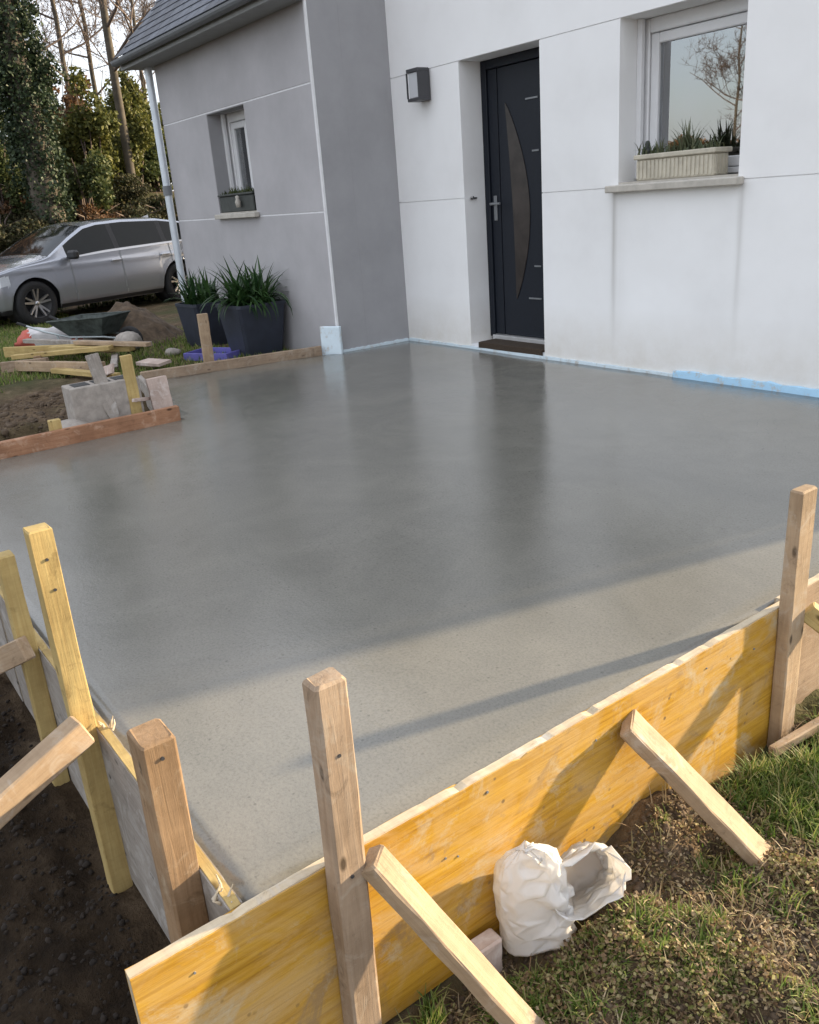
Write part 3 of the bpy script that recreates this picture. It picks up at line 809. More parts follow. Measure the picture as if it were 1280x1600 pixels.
# crescent inlay
cm = MB(); top, bot = 1.86, 0.40; n = 28; L = []; Rr = []
for i in range(n+1):
    t = i/n; z = top+(bot-top)*t
    bul = math.sin(math.pi*t)
    xl = 1.145+0.07*t+0.02*bul; xr = 1.15+0.07*t+0.205*bul**0.85
    L.append((xl, z)); Rr.append((max(xr, xl+0.001), z))
yf = dy0+0.014
for i in range(n):
    cm.face([(L[i+1][0], yf, L[i+1][1]), (Rr[i+1][0], yf, Rr[i+1][1]), (Rr[i][0], yf, Rr[i][1]), (L[i][0], yf, L[i][1])])
    cm.face([(Rr[i+1][0], yf, Rr[i+1][1]), (Rr[i+1][0], yf+0.008, Rr[i+1][1]), (Rr[i][0], yf+0.008, Rr[i][1]), (Rr[i][0], yf, Rr[i][1])])
    cm.face([(L[i][0], yf, L[i][1]), (L[i][0], yf+0.008, L[i][1]), (L[i+1][0], yf+0.008, L[i+1][1]), (L[i+1][0], yf, L[i+1][1])])
cm.build('crescent_inlay', M['crescent'], door)
for z, x0, x1 in ((1.86, 1.37, 1.50), (1.50, 1.43, 1.50), (0.66, 1.43, 1.50), (0.41, 1.36, 1.50)):
    MB().box((x0, dy0+0.013, z-0.006), (x1, dy0+0.021, z+0.006)).build('steel_inlay', M['inlay'], door)
hd = MB(); hx, hz = 1.005, 1.14
hd.box((hx-0.018, dy0+0.006, hz-0.13), (hx+0.018, dy0+0.0165, hz+0.06), 0.003)
hd.tube([(hx, dy0+0.008, hz), (hx, dy0-0.045, hz), (hx+0.02, dy0-0.052, hz), (hx+0.12, dy0-0.052, hz)], 0.010, 10)
hd.build('handle', M['inlay'], door)
MB().box((XD1+0.063, dy0-0.03, 0.0455), (XD2-0.063, dy0+0.07, 0.096), 0.004).build('threshold_bar', M['alu'], door)
MB().box((XD1+0.001, 0.004, -0.3), (XD2-0.001, 0.299, 0.045)).build('door_step', M['bead'], house)
hk = MB(); hk.tube([(XD1+0.001, 0.07, 1.20), (XD1+0.03, 0.07, 1.20)], 0.010, 8); hk.box((XD1+0.012, 0.045, 1.186), (XD1+0.022, 0.115, 1.200))
hk.build('jamb_hook', M['steel'], house)

# ---- window in the white wing
def window(x0, x1, z0, z1, y, name, mullion=None, depth=0.07):
    wdw = empty(name, (0, 0, 0), 0, house)
    f = 0.055
    def bar(nm, a, b, ch=0.006): MB().box(a, b, ch).build(nm, M['pvc'], wdw)
    bar('frame', (x0+0.001, y, z0+0.02), (x0+f, y+depth, z1-0.001))
    bar('frame', (x1-f, y, z0+0.02), (x1-0.001, y+depth, z1-0.001))
    bar('frame', (x0+f+0.001, y, z1-f-0.03), (x1-f-0.001, y+depth, z1-0.001))
    bar('frame', (x0+f+0.001, y, z0+0.02), (x1-f-0.001, y+depth, z0+f))
    # shutter guide rails in front of the frame
    bar('shutter_rail', (x0+0.0015, y-0.055, z0+0.03), (x0+0.040, y-0.022, z1-0.002), 0.003)
    bar('shutter_rail', (x1-0.040, y-0.055, z0+0.03), (x1-0.0015, y-0.022, z1-0.002), 0.003)
    xs = [x0+f+0.004, x1-f-0.004] if mullion is None else [x0+f+0.004, mullion, x1-f-0.004]
    s = 0.06
    for a, b in zip(xs[:-1], xs[1:]):
        zb, zt = z0+f+0.004, z1-f-0.034
        sash = empty('sash', (0, 0, 0), 0, wdw)
        for nm, p, q in (('sash_rail', (a, y+0.012, zb), (a+s, y+depth-0.01, zt)), ('sash_rail', (b-s, y+0.012, zb), (b, y+depth-0.01, zt)),
                         ('sash_rail', (a+s+0.0005, y+0.012, zt-s), (b-s-0.0005, y+depth-0.01, zt)), ('sash_rail', (a+s+0.0005, y+0.012, zb), (b-s-0.0005, y+depth-0.01, zb+s))):
            MB().box(p, q, 0.006).build(nm, M['pvc'], sash)
        MB().box((a+s-0.004, y+0.036, zb+s-0.004), (b-s+0.004, y+0.042, zt-s+0.004)).build('pane', M['glass'], sash)
    return wdw
wi = window(WX1, WX2, WZS, ZD, 0.215, 'window')
cu = MB(); cxs = np.linspace(WX1-0.05, WX2+0.1, 70)
cp = [(x, 0.42+0.02*math.sin(x*48)+0.01*math.sin(x*21), z) for x in cxs for z in (WZS-0.2, ZD+0.1)]
cu.add(cp, [(2*i, 2*i+2, 2*i+3, 2*i+1) for i in range(69)], True); cu.build('curtain', M['curtain'], wi)
MB().box((WX1-0.055, -0.075, WZS-0.045), (WX2+0.04, 0.0, WZS-0.001), 0.006).build('sill', M['stone'], wi)
MB().box((WX1+0.001, 0.0005, WZS-0.001), (WX2-0.001, 0.24, WZS+0.014)).build('sill', M['stone'], wi)

# ---- small window in the grey wing
w2 = window(GWX1, GWX2, GWZ1, GWZ2, DY+0.20, 'window', mullion=(GWX1+GWX2)/2)
for a_, b_2 in (((GWX1-0.0, DY+0.004, GWZ1), (GWX1+0.006, DY+0.144, GWZ2)), ((GWX2-0.006, DY+0.004, GWZ1), (GWX2, DY+0.144, GWZ2)), ((GWX1+0.0065, DY+0.004, GWZ2-0.006), (GWX2-0.0065, DY+0.144, GWZ2))):
    MB().box(a_, b_2).build('reveal', M['dgrey'], w2)
cu = MB(); cxs = np.linspace(GWX1-0.05, GWX2+0.05, 50)
cp = [(x, DY+0.40+0.02*math.sin(x*50), z) for x in cxs for z in (GWZ1-0.2, GWZ2+0.1)]
cu.add(cp, [(2*i, 2*i+2, 2*i+3, 2*i+1) for i in range(49)], True); cu.build('curtain', M['curtain'], w2)
MB().box((GWX1-0.03, DY-0.055, GWZ1-0.045), (GWX2+0.05, DY, GWZ1-0.001), 0.005).build('sill', M['stone'], w2)
MB().box((GWX1+0.001, DY+0.0005, GWZ1-0.001), (GWX2-0.001, DY+0.22, GWZ1+0.012)).build('sill', M['stone'], w2)

# ------------------------------------------------------------------ insulation strips along the walls
def strip(name, pts, h, t, nrm, mat, label, cat='foam strip', group=None):
    mb = MB(); vs = []
    (x0, y0), (x1, y1) = pts; n = 36
    for i in range(n+1):
        f = i/n; x = x0+(x1-x0)*f; y = y0+(y1-y0)*f
        hh = h*(0.86+0.28*random.random())
        vs += [(x, y, -0.12), (x+nrm[0]*t, y+nrm[1]*t, -0.12), (x+nrm[0]*t, y+nrm[1]*t, hh*(0.9+0.1*random.random())), (x, y, hh)]
    fs = []
    for i in range(n):
        a = i*4; b = a+4
        fs += [(a+1, b+1, b+2, a+2), (a+2, b+2, b+3, a+3), (a+3, b+3, b, a), (a, b, b+1, a+1)]
    fs += [(0, 1, 2, 3), (n*4+3, n*4+2, n*4+1, n*4)]
    mb.add(vs, fs)
    return tag(mb.build(name, mat), label, cat, group)
strip('foam_strip', ((5.20, -0.001), (2.955, -0.001)), 0.050, 0.020, (0, -1), M['foam'], 'bright blue foam edge strip along white wall right of the window')
strip('foam_strip', ((2.95, -0.001), (0.02, -0.001)), 0.022, 0.016, (0, -1), M['foam_pale'], 'low pale cement-smeared foam strip along white wall under the door')
strip('foam_strip', ((0.001, -0.02), (0.001, DY+0.03)), 0.022, 0.016, (1, 0), M['foam_pale'], 'short pale foam strip along dark grey return wall')
fo = MB(); fo.obox((-0.025, DY-0.055, 0.085), (0.10, 0.018, 0.155), Matrix.Rotation(math.radians(28), 3, 'Z'), 0.006)
tag(fo.build('foam_offcut', M['foam_pale']), 'upright pale blue foam offcut at grey wall corner', 'foam board')

# ------------------------------------------------------------------ timber
def plank_mesh(name, L, w, t, ch=0.003, jit=0.0016, seg=8, taper=0.0, mat=None, endmat=None):
    """length along local z, width along x, thickness along y"""
    mb = MB(); hw, ht = w/2, t/2; c = ch
    prof = [(-hw+c, -ht), (hw-c, -ht), (hw, -ht+c), (hw, ht-c), (hw-c, ht), (-hw+c, ht), (-hw, ht-c), (-hw, -ht+c)]
    vs = []; rings = [0.0, c*1.2]+[L*(i+1)/(seg+1) for i in range(seg)]+[L-c*1.2, L]
    for ri, z in enumerate(rings):
        inset = c if ri in (0, len(rings)-1) else 0.0
        k = 1-taper*max(0, 1-z/(0.18*L)) if taper else 1
        for x, y in prof:
            sx = (abs(x)-inset)*math.copysign(1, x)*k; sy = (abs(y)-inset)*math.copysign(1, y)*k
            dz = random.uniform(-1, 1)*0.0016 if inset else 0
            vs.append((sx+random.uniform(-jit, jit), sy+random.uniform(-jit, jit), z+dz))
    fs = []; R = len(rings)
    for i in range(R-1):
        for k in range(8): fs.append((i*8+k, i*8+(k+1) % 8, (i+1)*8+(k+1) % 8, (i+1)*8+k))
    mb.add(vs, fs); mb.f.append(tuple(range(7, -1, -1))); mb.sm.append(False)
    mb.f.append(tuple(range((R-1)*8, R*8))); mb.sm.append(False)
    return mb.mesh(name)

def plank(name, p0, p1, w, t, mat, side=(1, 0, 0), ch=0.003, taper=0.0, jit=0.0016, parent=None):
    """timber from p0 to p1; `side` is the direction of its width"""
    p0 = Vector(p0); p1 = Vector(p1); z = (p1-p0); L = z.length; z.normalize()
    x = Vector(side); x = (x - z*x.dot(z)).normalized(); y = z.cross(x)
    me = plank_mesh(name, L, w, t, ch, jit, 8, taper)
    o = link(name, me, mat, parent)
    o.matrix_world = Matrix(((x.x, y.x, z.x, p0.x), (x.y, y.y, z.y, p0.y), (x.z, y.z, z.z, p0.z), (0, 0, 0, 1)))
    return o

def nail(parent, loc, axis_, r=0.004):
    mb = MB(); a = Vector(axis_).normalized()
    mb.tube([Vector(loc)-a*0.004, Vector(loc)+a*0.0025], r, 8)
    o = mb.build('nail', M['lamp'])
    o.parent = parent; o.matrix_parent_inverse = parent.matrix_world.inverted()
    return o

def formwork_panel(p0, p1, zt, h, t, label, face_mat, edge_mat, nrm, cat='formwork board', group=None):
    """shuttering panel standing on edge from p0 to p1: three plies, ragged pale top edge"""
    p0 = Vector((*p0, 0)); p1 = Vector((*p1, 0)); d = (p1-p0); L = d.length; d.normalize(); nrm = Vector(nrm).normalized()
    e = empty('formwork_board', (p0.x, p0.y, zt-h))
    tag(e, label, cat, group)
    Mx = Matrix(((nrm.x, 0, d.x, p0.x), (nrm.y, 0, d.y, p0.y), (0, -1, 0, zt), (0, 0, 0, 1)))   # local x out, y down, z along
    bpy.context.view_layer.update()
    def ply(nm, x0, x1, top, mat):
        mb = MB(); n = 90; vs = []
        for i in range(n+1):
            z = L*i/n; tt = top+random.uniform(-0.0009, 0.0009)+0.0012*math.sin(z*9.0+x0*300)+(random.uniform(0.002, 0.006) if random.random() < 0.06 else 0)
            vs += [(x0, tt, z), (x1, tt, z), (x1, h, z), (x0, h, z)]
        fs = []
        for i in range(n):
            a = i*4; b = a+4
            for k in range(4): fs.append((a+k, b+k, b+(k+1) % 4, a+(k+1) % 4))
        fs += [(3, 2, 1, 0), (n*4, n*4+1, n*4+2, n*4+3)]
        mb.add(vs, fs)
        o = mb.build(nm, mat, e)
        o.matrix_parent_inverse = Matrix.Translation(-e.location) ; o.matrix_basis = Mx
        return o
    ply('outer_ply', t-0.0025, t+0.001, 0.004, face_mat)
    ply('core_ply', 0.0026, t-0.0026, 0.0, edge_mat)
    ply('inner_ply', -0.001, 0.0025, 0.004, face_mat)
    return e

ypan = formwork_panel((XB-0.012, -4.478), (XB-0.012, -2.452), 0.020, 0.50, 0.027, 'long yellow shuttering panel with white plastic bags leaning on it', M['ypanel'], M['edge'], (1, 0, 0))
pan2 = formwork_panel((XB-0.030, -2.448), (XB-0.030, -0.10), 0.022, 0.50, 0.027, 'tan shuttering panel beyond the post at the end of the yellow panel', M['post'], M['edge'], (1, 0, 0))
pan3 = formwork_panel((5.196, -4.250), (3.20, -4.262), 0.022, 0.50, 0.027, 'grey-faced shuttering panel along the dug trench', M['greywood'], M['yellow'], (0, -1, 0))
pan4 = formwork_panel((3.197, -4.262), (1.18, -4.262), 0.024, 0.50, 0.027, 'further shuttering panel along the trench, past the last yellow stake', M['greywood'], M['edge'], (0, -1, 0))
# spikes of screws in the yellow panel
for y, z in ((-4.37, -0.045), (-3.79, -0.135), (-3.755, -0.15), (-3.66, -0.025), (-3.30, -0.06), (-2.62, -0.07), (-3.08, -0.25), (-2.85, -0.04)):
    mb = MB(); mb.tube([(XB+0.0155, y, z), (XB+0.0185, y, z)], random.uniform(0.0022, 0.0034), 8); o = mb.build('screw', M['clip'], ypan); o.matrix_parent_inverse = Matrix.Translation(-ypan.location)

# posts
pc = tag(plank('post', (5.2530, -4.062, -0.72), (5.2545, -4.048, 0.452), 0.068, 0.054, M['post'], (0, 1, 0), 0.006, 0.12),
         'tall weathered square post with splintered top nailed to the yellow panel', 'post')
pr_ = tag(plank('post', (5.2475, -2.470, -0.72), (5.2500, -2.468, 0.395), 0.078, 0.042, M['pale'], (0, 1, 0), 0.004, 0.12),
          'pale post at the joint where the yellow panel meets the tan one', 'post')
pA = tag(plank('post', (5.020, -4.316, -0.85), (5.020, -4.306, 0.335), 0.066, 0.085, M['brown'], (0, 1, 0), 0.004, 0.12),
         'thick brown post beside the corner where yellow and grey-faced panels meet', 'post')
pB = tag(plank('post', (4.372, -4.312, -0.95), (4.372, -4.300, 0.575), 0.056, 0.058, M['yellow'], (0, 1, 0), 0.003, 0.12),
         'tallest yellow stake with broken white top holding the trench panel', 'post')
pC = tag(plank('post', (3.80, -4.316, -0.95), (3.80, -4.306, 0.335), 0.052, 0.055, M['yellow'], (0, 1, 0), 0.003, 0.12),
         'shorter yellow stake further along the trench panel', 'post')
nail(pc, (5.2815, -4.052, 0.30), (1, 0, 0)); nail(pc, (5.281, -4.055, 0.02), (1, 0, 0))
nail(pA, (5.0635, -4.305, 0.30), (1, 0, 0)); nail(pB, (4.4015, -4.30, 0.50), (1, 0, 0)); nail(pB, (4.4015, -4.298, 0.42), (1, 0, 0))
# braces
b1 = tag(plank('brace', (5.272, -4.004, 0.030), (5.52, -3.70, -0.60), 0.060, 0.042, M['pale'], (0.4, -0.9, 0.2), 0.004),
         'slanting pale brace running from the splintered post into the turf', 'brace')
b2 = tag(plank('brace', (5.240, -3.200, -0.045), (5.591, -2.910, -0.551), 0.092, 0.038, M['pale'], (-0.70, 0.93, 0.13), 0.004),
         'short pale plank propped against the middle of the yellow panel', 'brace')
b3 = tag(plank('brace', (5.262, -2.41, -0.005), (5.86, -2.05, -0.55), 0.060, 0.040, M['yellow'], (0, 0, 1), 0.003),
         'yellow batten fixed to the pale post and running out to the grass', 'brace')
b4 = tag(plank('brace', (4.434, -4.315, 0.050), (4.72, -6.05, -0.63), 0.078, 0.055, M['pale'], (0, 0.3, 1), 0.004),
         'pale brace from the tallest yellow stake across the trench', 'brace')
b5 = tag(plank('brace', (3.862, -4.318, 0.046), (2.90, -5.49, -0.60), 0.075, 0.05, M['pale'], (0, 0.3, 1), 0.004),
         'pale brace from the shorter yellow stake across the trench', 'brace')
sk = tag(plank('stake', (5.296, -2.60, -0.405), (5.42, -1.70, -0.335), 0.034, 0.026, M['pale'], (0, 0, 1), 0.004),
         'thin pale stake lying on the grass at the foot of the pale post', 'stake')
# broken splinters standing at the corner and on the stake
def splinters(name, c, n, h, label, spread=0.02):
    mb = MB()
    for i in range(n):
        a = random.uniform(0, 6.28); p = Vector(c)+Vector((random.uniform(-spread, spread), random.uniform(-spread, spread), 0))
        q = p+Vector((0.4*h*math.cos(a), 0.4*h*math.sin(a), h*random.uniform(0.4, 1.0)))
        mb.tube([p, (p+q)/2+Vector((random.uniform(-.004, .004),)*3), q], [0.0042, 0.003, 0.001], 5)
    return tag(mb.build(name, M['edge']), label, 'splinter')
splinters('wood_splinter', (5.150, -4.262, 0.004), 7, 0.045, 'bunch of torn pale splinters behind the brown corner post', 0.025)
splinters('wood_splinter', (4.42, -4.258, 0.01), 5, 0.045, 'small curled splinter on panel edge by the tallest yellow stake', 0.012)

# far boards edging the slab
def edge_board(p0, p1, h, t, zt, mat, label):
    p0 = Vector((*p0, zt-h/2)); p1 = Vector((*p1, zt-h/2))
    return tag(plank('edge_board', p0, p1, h, t, mat, (0, 0, 1), 0.004), label, 'board')
edge_board((1.185, -4.60), (1.180, -2.735), 0.22, 0.040, 0.095, M['orange'], 'wet orange-brown edge board with small blocks standing behind it')
edge_board((-0.395, -2.42), (-0.085, -0.90), 0.20, 0.038, 0.078, M['post'], 'brown edge board running to the foam offcut by the planters')
edge_board((1.155, -2.775), (-0.36, -2.440), 0.20, 0.035, 0.060, M['greywood'], 'short grey jog board linking the orange and brown edge boards')
tag(plank('stake', (-0.455, -1.800, -0.30), (-0.445, -1.796, 0.455), 0.085, 0.045, M['pale'], (0.2, 1, 0), 0.003), 'pale stake behind the brown edge board in front of the planters', 'stake')
tag(plank('stake', (0.96, -2.935, -0.25), (0.95, -2.935, 0.43), 0.072, 0.03, M['yellow'], (0.1, 1, 0), 0.003), 'yellow stake between the concrete block and the pink-white offcut', 'stake')
tag(plank('stake', (0.98, -3.085, 0.02), (0.88, -3.125, 0.46), 0.082, 0.03, M['greywood'], (0.1, 1, 0), 0.003, 0.55), 'pointed grey stake leaning on the concrete block', 'stake')
tag(plank('stake', (1.13, -3.49, -0.25), (1.13, -3.49, 0.150), 0.070, 0.045, M['yellow'], (0, 1, 0), 0.003), 'cut-off yellow stake stub behind the orange board', 'stake')
tag(plank('offcut', (0.99, -2.755, -0.10), (0.94, -2.762, 0.255), 0.130, 0.05, M['pinkwood'], (0.15, 1, 0), 0.003), 'pink-white timber offcut standing at the end of the orange board', 'offcut')
tag(plank('batten', (1.02, -2.965, 0.150), (0.90, -2.79, 0.115), 0.022, 0.018, M['pinkwood'], (0, 0, 1), 0.002), 'thin white batten between the yellow stake and the offcut', 'batten')
# concrete block behind the orange board
cb = tag(empty('concrete_block', (0.86, -3.10, -0.12)), 'grey hollow concrete block under the pointed grey stake', 'block')
mb = MB(); mb.box((-0.10, -0.22, 0.0), (0.10, 0.22, 0.40), 0.006)
mb.build('block_body', M['block'], cb)
for yy in (-0.13, 0.0, 0.13):
    MB().box((-0.06, yy-0.05, 0.396), (0.06, yy+0.05, 0.4035)).build('core_hole', M['dark'], cb)  # dark plates on the solid top paint the shade of hollow cores

def stone(name, c, r, mat, seed, label=None, cat=None, group=None, flat=0.7):
    rs = np.random.default_rng(seed); mb = MB(); n, m = 10, 7; vs = []
    ph = rs.uniform(0, 6, 6)
    for j in range(m+1):
        th = math.pi*j/m
        for k in range(n):
            a = 2*math.pi*k/n
            q = 1+0.22*math.sin(2*a+ph[0])*math.sin(th)+0.15*math.sin(3*a+ph[1]+2*th)+rs.uniform(-.06, .06)*math.sin(th)
            vs.append((c[0]+r*q*math.sin(th)*math.cos(a), c[1]+r*q*math.sin(th)*math.sin(a), c[2]+flat*r*math.cos(th)*(0.9+0.2*math.sin(a+ph[2])*math.sin(th))))
    fs = [(j*n+k, (j+1)*n+k, (j+1)*n+(k+1) % n, j*n+(k+1) % n) for j in range(m) for k in range(n)]
    mb.add(vs, fs, True)
    o = mb.build(name, mat)
    if label: tag(o, label, cat, group)
    return o
stone('rubble_stone', (0.96, -3.36, 0.01), 0.13, M['block'], 3, 'grey rubble stone beside the cut-off stake stub', 'stone')

# timber offcuts heaped on the grass
pile = [((-3.15, -2.86, 0.05), (-2.45, -2.33, 0.06), 0.10, 0.05, 'yellow', 'longest yellow batten at the back of the heap'),
        ((-2.55, -2.55, 0.09), (-1.70, -2.02, 0.09), 0.09, 0.05, 'yellow', 'yellow batten on top of the heap, nearer the slab'),
        ((-2.25, -2.95, 0.02), (-1.25, -2.45, 0.03), 0.09, 0.06, 'pale', 'pale batten in front of the heap'),
        ((-2.60, -2.90, 0.06), (-1.75, -2.20, 0.12), 0.08, 0.04, 'yellow', 'yellow batten crossing the middle of the heap'),
        ((-2.95, -2.55, 0.02), (-2.30, -2.75, 0.05), 0.07, 0.05, 'brown', 'brown batten poking out sideways from the heap'),
        ((-1.85, -2.15, 0.03), (-1.05, -2.42, 0.06), 0.06, 0.03, 'greywood', 'grey lath lying crosswise at the slab end of the heap'),
        ((-3.0, -2.25, 0.02), (-2.0, -2.1, 0.05), 0.09, 0.03, 'brown', 'dark flat board under the back of the heap'),
        ((-2.45, -3.05, 0.0), (-2.05, -2.72, 0.03), 0.10, 0.05, 'post', 'short thick batten end in front of the heap'),
        ((-3.35, -2.60, 0.11), (-1.55, -1.90, 0.12), 0.07, 0.04, 'greywood', 'long grey batten lying over the heap'),
        ((-2.35, -2.35, 0.14), (-1.35, -1.98, 0.15), 0.07, 0.035, 'pale', 'pale lath on the very top of the heap'),
        ((-1.75, -2.75, 0.0), (-0.75, -2.50, 0.02), 0.08, 0.04, 'yellow', 'yellow batten at the slab end of the heap')]
for p0, p1, w_, t_, mm, lb in pile:
    tag(plank('batten', p0, p1, w_, t_, M[mm], (0.1, 0.1, 1) if random.random() < .4 else (1, -1, 0), 0.003), lb+' of offcut timber', 'batten', 'heap of timber offcuts')
tag(plank('offcut', (-1.25, -2.10, 0.02), (-0.90, -2.02, 0.03), 0.14, 0.03, M['pinkwood'], (0.2, 1, 0.1), 0.003), 'flat greyish offcut board lying near the brown edge board', 'offcut')
tag(plank('offcut', (-0.95, -2.60, 0.03), (-0.55, -2.58, 0.12), 0.08, 0.02, M['pinkwood'], (0, 0.3, 1), 0.003), 'small white offcut leaning on the heap by the grey stake', 'offcut')

# ------------------------------------------------------------------ sacks
def sack(c, size, rz, tilt, label, seed):
    e = empty('cement_sack', c, rz); tag(e, label, 'sack')
    rs = np.random.default_rng(seed); n, m = 28, 18
    P = np.zeros((m+1, n, 3)); ph = rs.uniform(0, 6, 8)
    for j in range(m+1):
        v = j/m; th = math.pi*v
        for k in range(n):
            a = 2*math.pi*k/n; se = 0.55
            ca, sa = math.cos(a), math.sin(a)
            rr = math.sin(th)**0.6 if 0 < j < m else 0
            x = math.copysign(abs(ca)**se, ca)*rr*size[0]; y = math.copysign(abs(sa)**se, sa)*rr*size[1]
            z = size[2]*(math.cos(th)*0.9)+0.05*math.sin(3*a+ph[0]+4*v)*rr+0.035*math.sin(7*a+ph[1]+9*v)*rr
            P[j, k] = (x*(1+0.08*math.sin(5*v*3+ph[2])), y*(1+0.1*math.sin(2*a+ph[3])), max(z+size[2]*0.8, 0.0))
    body = []; band = []
    for j in range(m):
        for k in range(n):
            f = (j*n+k, (j+1)*n+k, (j+1)*n+(k+1) % n, j*n+(k+1) % n)
            cc = P[j, k]
            (band if (abs(cc[0]) > size[0]*0.55 and cc[2] > 0.02) or (cc[1] > size[1]*.5) else body).append(f)
    for nm, fs, mm in (('sack_paper', body, 'sackwhite'), ('printed_end', band, 'sackred')):
        used = sorted({i for f in fs for i in f}); mp = {u: i for i, u in enumerate(used)}
        V = P.reshape(-1, 3)
        o = MB().add([V[u] for u in used], [tuple(mp[i] for i in f) for f in fs], True).build(nm, M[mm], e)
sack((-3.75, -2.25, -0.06), (0.36, 0.20, 0.13), math.radians(70), 0, 'crumpled red and white cement sack on the grass beside the front wheel', 4)
# ------------------------------------------------------------------ white plastic bags against the yellow panel
def film(W, D, H, seed, open_top, amp, thick):
    """creased plastic film: coarse, irregular facets with crisp folds between them"""
    import bmesh
    rs = np.random.default_rng(seed); n, m = 24, 14; bm = bmesh.new(); G = []
    for j_ in range(m+1):
        row = []
        for k in range(n):
            u = min(1, max(0, (j_+(rs.uniform(-.38, .38) if 0 < j_ < m else (rs.uniform(-.5, .4) if open_top and j_ else 0)))/m))
            a = 2*math.pi*(k+0.5*(j_ % 2)+rs.uniform(-.34, .34))/n; ca, sa = math.cos(a), math.sin(a); se = 0.68
            if open_top: pr_w, pr_d = 0.70+0.32*u, 0.72+0.28*u
            else:
                pr_w = (1-0.10*u)*math.sqrt(max(0.03, 1-max(0, (u-0.55)/0.45)**2.3)); pr_d = (1-0.45*u*u)*math.sqrt(max(0.03, 1-max(0, (u-0.45)/0.55)**2.2))
            rough = amp*(0.30 if ca < -0.1 else 1.0)*(0.35 if j_ == 0 else 1.0)
            o = rs.uniform(-1, 0.7)*rough
            x = math.copysign(abs(ca)**se, ca)*W*pr_w + o*ca; y = math.copysign(abs(sa)**se, sa)*D*pr_d + o*sa
            row.append(bm.verts.new((x, y, H*u + rs.uniform(-.4, .4)*rough)))
        G.append(row)
    for j_ in range(m):
        for k in range(n):
            a, b_, c, d = G[j_][k], G[j_][(k+1) % n], G[j_+1][(k+1) % n], G[j_+1][k]
            for t in (((a, b_, c), (a, c, d)) if rs.random() < 0.5 else ((a, b_, d), (b_, c, d))): bm.faces.new(t)
    bm.faces.new(G[0][::-1])
    if not open_top: bm.faces.new(G[m])
    bmesh.ops.triangulate(bm, faces=[f for f in bm.faces if len(f.verts) > 4])
    bmesh.ops.subdivide_edges(bm, edges=bm.edges[:], cuts=3, use_grid_fill=True)
    bmesh.ops.recalc_face_normals(bm, faces=bm.faces[:])
    me = bpy.data.meshes.new('film'); bm.to_mesh(me); bm.free()
    for p in me.polygons: p.use_smooth = True
    return me
pb = tag(empty('plastic_bag', (5.283, -3.515, -0.452)), 'crumpled white plastic bag slumped between soil and the yellow panel', 'plastic bag')
def bag_part(nm, me, loc, rot, thick=0.0):
    o = link(nm, me, M['plastic'], pb); o.location = loc; o.rotation_euler = rot
    if thick:
        md = o.modifiers.new('thickness', 'SOLIDIFY'); md.thickness = thick; md.offset = -1
    return o
bag_part('bag_body', film(0.092, 0.064, 0.285, 3, False, 0.017, 0), (0.012, -0.065, 0.02), (math.radians(6), math.radians(-7), math.radians(60)))
bag_part('bag_mouth', film(0.092, 0.062, 0.200, 8, True, 0.015, 0), (-0.015, 0.105, 0.085),
         (Vector((0.60, -0.50, 0.52)).to_track_quat('Z', 'Y') @ Matrix.Rotation(math.radians(30), 3, 'Z').to_quaternion()).to_euler(), 0.0015)
tag(plank('offcut', (5.262, -3.735, -0.60), (5.268, -3.730, -0.385), 0.085, 0.045, M['pinkwood'], (0, 1, 0), 0.004), 'pale block stuck in the soil left of the domed plastic bag', 'offcut')

# ------------------------------------------------------------------ leaf helpers
def leaf_cloud(centers, size, rs, updown=0.6, aspect=0.6):
    """diamond shaped leaf faces at given centres, random orientation"""
    n = len(centers); C = np.asarray(centers)
    d = rs.normal(size=(n, 3)); d[:, 2] *= updown; d /= np.linalg.norm(d, axis=1)[:, None]
    e = rs.normal(size=(n, 3)); e -= d*np.sum(d*e, 1)[:, None]; e /= np.linalg.norm(e, axis=1)[:, None]
    nn = np.cross(d, e)
    s = size*rs.uniform(0.6, 1.35, n)[:, None]
    a = C-d*s*0.5; b = C+e*s*aspect*0.5+nn*s*0.08; c = C+d*s*0.5; dd = C-e*s*aspect*0.5+nn*s*0.08
    V = np.stack([a, b, c, dd], 1).reshape(-1, 3)
    F = np.arange(4*n).reshape(n, 4)
    return V, F

def blob_points(rs, lobes, n, shell=0.55):
    """points through the volume of several ellipsoid lobes, denser near the skin"""
    w_ = np.array([l[1][0]*l[1][1]*l[1][2] for l in lobes])**0.7; w_ /= w_.sum(); out = []
    for (c, r), k in zip(lobes, rs.multinomial(n, w_)):
        d = rs.normal(size=(k, 3)); d /= np.linalg.norm(d, axis=1)[:, None]
        q = rs.uniform(shell, 1.05, k)[:, None]**0.7
        out.append(np.array(c)+d*q*np.array(r))
    return np.concatenate(out)

def blades(bases, L, width, rs, lean=0.6, segs=3, droop=0.7):
    """curved grass blades / strap leaves"""
    n = len(bases); B = np.asarray(bases, float)
    az = rs.uniform(0, 2*math.pi, n); ln = L*rs.uniform(0.45, 1.2, n); le = lean*rs.uniform(0.2, 1.3, n)
    out = np.stack([np.cos(az), np.sin(az), 0*az], 1); side = np.stack([-np.sin(az), np.cos(az), 0*az], 1)
    V = np.zeros((n, (segs+1)*2, 3))
    pos = B.copy()
    for i in range(segs+1):
        f = i/segs; ww = width*(1-f**1.6)*0.5+0.0004
        V[:, 2*i] = pos-side*ww; V[:, 2*i+1] = pos+side*ww
        ang = le*(0.4+droop*2.0*f)
        pos = pos + (out*np.sin(ang)[:, None] + np.array([0, 0, 1.0])*np.cos(ang)[:, None])*(ln/segs)[:, None]
    F = []
    for i in range(segs): F.append(np.stack([np.arange(n)*(segs+1)*2+2*i+q for q in (0, 1, 3, 2)], 1))
    return V.reshape(-1, 3), np.concatenate(F)

